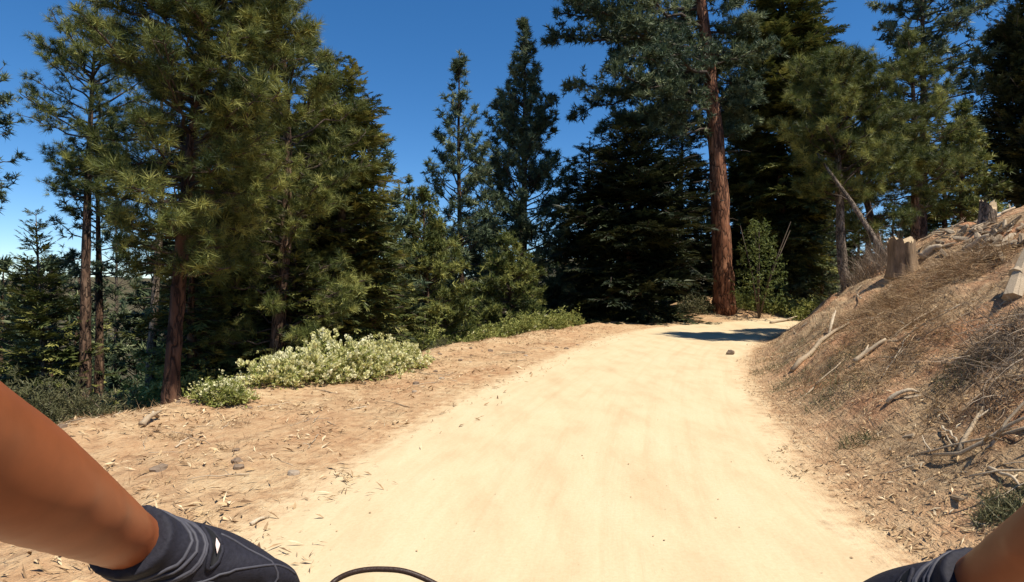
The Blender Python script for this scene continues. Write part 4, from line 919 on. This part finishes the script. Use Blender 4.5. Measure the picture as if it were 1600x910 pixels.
def glove(W, E, K, sg):
    """sg -1 left, +1 right; the thumb is on the inner side"""
    inn = -sg; ax_ = (E - W) / np.linalg.norm(E - W)
    up = np.array([0, .58, .81])
    C0 = np.array([W + ax_ * .012, W - ax_ * .002 + (K - W) * .06, W + (K - W) * .17, W * .7 + K * .3, W * .35 + K * .65, K, K + (0, .022, -.012)])
    AB = np.array([(.0355, .0285), (.035, .0275), (.036, .0265), (.0395, .029), (.045, .0315), (.047, .026), (.043, .016)])
    g = MB(); sloft(g, C0, AB, (1, 0, .15 * sg), 30, 5)
    for k, dx in enumerate((-.033, -.011, .011, .033)):
        x = dx * inn; dz = (0.002, .004, .003, -.003)[k]
        B0 = K + (x, -.004, dz); L = (.9, 1.0, .97, .82)[::-1][k] if inn > 0 else (.82, .97, 1.0, .9)[::-1][k]
        F_ = [B0 + (0, -.03, .004), B0, B0 + np.array((.001, .034, -.016)) * L, B0 + np.array((.002, .044, -.050)) * L, B0 + np.array((0, .018, -.066)) * L, B0 + np.array((0, -.006, -.056)) * L]
        sloft(g, F_, [(.011, .011), (.0125, .0125), (.0112, .0112), (.0108, .0108), (.0098, .0098), (.0075, .0075)], (1, 0, 0), 14, 5)
    T0 = W * .55 + K * .45 + (inn * .032, 0, -.006)
    sloft(g, [T0 - (inn * .02, .02, -.004), T0, T0 + (inn * .024, .022, -.014), T0 + (inn * .036, .045, -.034), T0 + (inn * .034, .062, -.052)], [(.017, .016), (.018, .016), (.0145, .0135), (.0125, .012), (.008, .0085)], (1, 0, 0), 16, 5)
    o = remesh(g, 'glove', 'glove', 0.003, 4, person)
    me = o.data; bv = BVHTree.FromPolygons([v.co for v in me.vertices], [p.vertices for p in me.polygons])
    sx = np.array([1, 0, .15 * sg])
    def surf(s, th, off):            # point on the glove: s along the wrist-to-knuckle line, th around it (90 degrees = back of the hand)
        c = smooth_path(C0[:6], 60)[int(np.clip(s, 0, 1) * 59)]; d = np.cos(th) * sx / np.linalg.norm(sx) + np.sin(th) * up
        hitp = bv.ray_cast(Vector(c + d * .12), Vector(-d)); p = hitp[0] or Vector(c + d * .03); n = hitp[1] or Vector(d)
        return np.array(p + n * off)
    for s0, a in ((.15, 1.0), (.185, 1.0), (.285, 1.0), (.32, 1.0)):
        th = np.linspace(-.5 * PI, 1.5 * PI, 40) if a == 1.0 else np.linspace(PI / 2 - a * 2.2, PI / 2 + a * 2.2, 24)
        p = MB(); tube(p, [surf(s0 + .02 * math.sin(t * 2), t, .0004) for t in th], .0015, 8); p.build('piping', M['piping'], o)
    # keyhole opening with a pale tab, stitched seam arcs, knuckle patch
    def patch(sc, tc, rs, rt, off, m, name, n=16):
        q = MB(); c = surf(sc, tc, off * 1.6); ring = [surf(sc + rs * math.cos(a), tc + rt * math.sin(a), off) for a in np.linspace(0, 2 * PI, n, endpoint=False)]
        q.add(np.array(ring + [c]), None, [(k, (k + 1) % n, n) for k in range(n)]); q.build(name, M[m], o)
    tm = PI / 2 - inn * (PI / 2 - .25)
    patch(.46, tm, .075, .36, .0022, 'black', 'opening'); patch(.45, tm - inn * .06, .035, .12, .0045, 'white', 'pull_tab', 4)
    rim = MB(); tube(rim, [surf(.46 + .085 * math.cos(a), tm + .42 * math.sin(a), .001) for a in np.linspace(0, 2 * PI, 30)], .002, 6); rim.build('piping', M['glove'], o)
    for arc in ([(.42, tm + inn * -1.0), (.5, tm + inn * -.75), (.6, tm + inn * -.62), (.72, tm + inn * -.7), (.84, tm + inn * -.9)], [(.62, tm + .3), (.72, tm + .1), (.82, tm - .2), (.9, tm - .6)], [(.5, tm - inn * 0.9), (.62, tm - inn * .4), (.8, tm - inn * .1), (.95, tm - inn * .1)]):
        z = MB(); P = smooth_path([(*a, 0) for a in arc], 18); tube(z, [surf(a, b, .0003) for a, b, _ in P], .0011, 6); z.build('seam', M['piping'], o)
    return o
glove(WL, EL, KL, -1); glove(WR, ER, KR, 1)

bike = empty('bicycle', (BX, 0, gz(BX, -.2)), 'mountain bike under the rider, its black cable looping up in front', 'bicycle')
def bpart(name, m, fn, parent=bike):
    b = MB(); fn(b); v0 = np.array(bike.location)
    b.v = [v - v0 for v in b.v]; return b.build(name, M[m], parent)
BL, BRt = np.array((-.355, .566, 1.032)), np.array((.445, .568, 1.012))
bpart('handlebar', 'metal', lambda b: tube(b, smooth_path([BL, (-.2, .58, 1.03), (-.06, .62, 1.012), (BX, .625, 1.008), (.13, .62, 1.008), (.29, .585, 1.016), BRt], 40), .0125, 14))
for a, s_ in ((BL, 1), (BRt, -1)):
    bpart('grip', 'black', lambda b: tube(b, [a + (s_ * t, .0004 * t, 0) for t in np.linspace(-.004, .125, 24)], [.0165 + .0012 * (k % 2) for k in range(24)], 16))
    bpart('brake_lever', 'metal', lambda b: (tube(b, smooth_path([a + (s_ * .155, .01, 0), a + (s_ * .15, .045, -.012), a + (s_ * .10, .075, -.03), a + (s_ * .03, .085, -.04)], 14), .006, 8), tube(b, [a + (s_ * .15, .0, 0), a + (s_ * .17, .002, 0)], .02, 14)))
bpart('stem', 'metal', lambda b: (tube(b, [(BX, .62, 1.012), (BX, .545, 1.0)], .019, 14), tube(b, [(BX, .53, 1.02), (BX, .555, .955)], .021, 14)))
bpart('cable', 'cable', lambda b: tube(b, smooth_path([(-.19, .60, 1.03), (-.197, .63, 1.030), (-.178, .64, 1.037), (-.148, .645, 1.0385), (-.11, .645, 1.033), (-.06, .645, 1.006), (0.0, .64, .96), (.02, .61, .88), (.03, .60, .75)], 50), .0030, 10))
bpart('frame', 'paint', lambda b: [tube(b, P, r, 14) for P, r in (([(BX, .545, .96), (BX, .585, .84)], .024), ([(BX, .555, .93), (BX, -.36, .80)], .018), ([(BX, .575, .86), (BX, -.22, .34)], .021), ([(BX, -.22, .34), (BX, -.40, .84)], .017),
      ([(BX + .05, -.22, .34), (BX + .06, -.66, .34)], .011), ([(BX - .05, -.22, .34), (BX - .06, -.66, .34)], .011), ([(BX + .03, -.37, .78), (BX + .06, -.66, .34)], .009), ([(BX - .03, -.37, .78), (BX - .06, -.66, .34)], .009))])
bpart('fork', 'metal', lambda b: [tube(b, P, r, 12) for P, r in (([(BX - .065, .60, .80), (BX - .065, .76, .35)], .018), ([(BX + .065, .60, .80), (BX + .065, .76, .35)], .018), ([(BX - .07, .60, .79), (BX + .07, .60, .79)], .022), ([(BX - .065, .76, .345), (BX + .065, .76, .345)], .009))])
bpart('saddle', 'black', lambda b: sloft(b, [(BX, -.62, .90), (BX, -.56, .905), (BX, -.45, .90), (BX, -.35, .89)], [(.06, .02), (.075, .026), (.04, .02), (.018, .014)], (1, 0, 0), 18, 4))
bpart('seat_post', 'metal', lambda b: tube(b, [(BX, -.40, .82), (BX, -.46, .90)], .014, 12))
bpart('crank', 'metal', lambda b: [tube(b, P, .011, 10) for P in ([(BX - .09, -.22, .34), (BX + .09, -.22, .34)], [(BX - .09, -.22, .34), (BX - .1, -.1, .19)], [(BX + .09, -.22, .34), (BX + .1, -.13, .22)])])
for sg in (-1, 1): bpart('pedal', 'metal', lambda b: box(b, (BX + sg * .13, -.11, .165 + .05 * sg), (.045, .05, .012)))
for cy_ in (.76, -.66):
    th = np.linspace(0, 2 * PI, 49); ring = lambda r: [(BX, cy_ + r * math.cos(t), .345 + r * math.sin(t)) for t in th]
    wh = empty('wheel', (0, 0, 0)); wh.parent = bike
    bpart('tyre', 'black', lambda b: tube(b, ring(.318), .027, 12), wh); bpart('rim', 'metal', lambda b: tube(b, ring(.285), .012, 8), wh)
    bpart('spokes', 'steel', lambda b: [tube(b, [(BX + .03 * (-1) ** k, cy_ + .02 * math.cos(a), .345 + .02 * math.sin(a)), (BX, cy_ + .28 * math.cos(a + .3 * (-1) ** (k // 2)), .345 + .28 * math.sin(a + .3 * (-1) ** (k // 2)))], .0011, 4) for k, a in enumerate(np.arange(28) * 2 * PI / 28)], wh)
    bpart('hub', 'metal', lambda b: tube(b, [(BX - .045, cy_, .345), (BX + .045, cy_, .345)], .02, 12), wh)
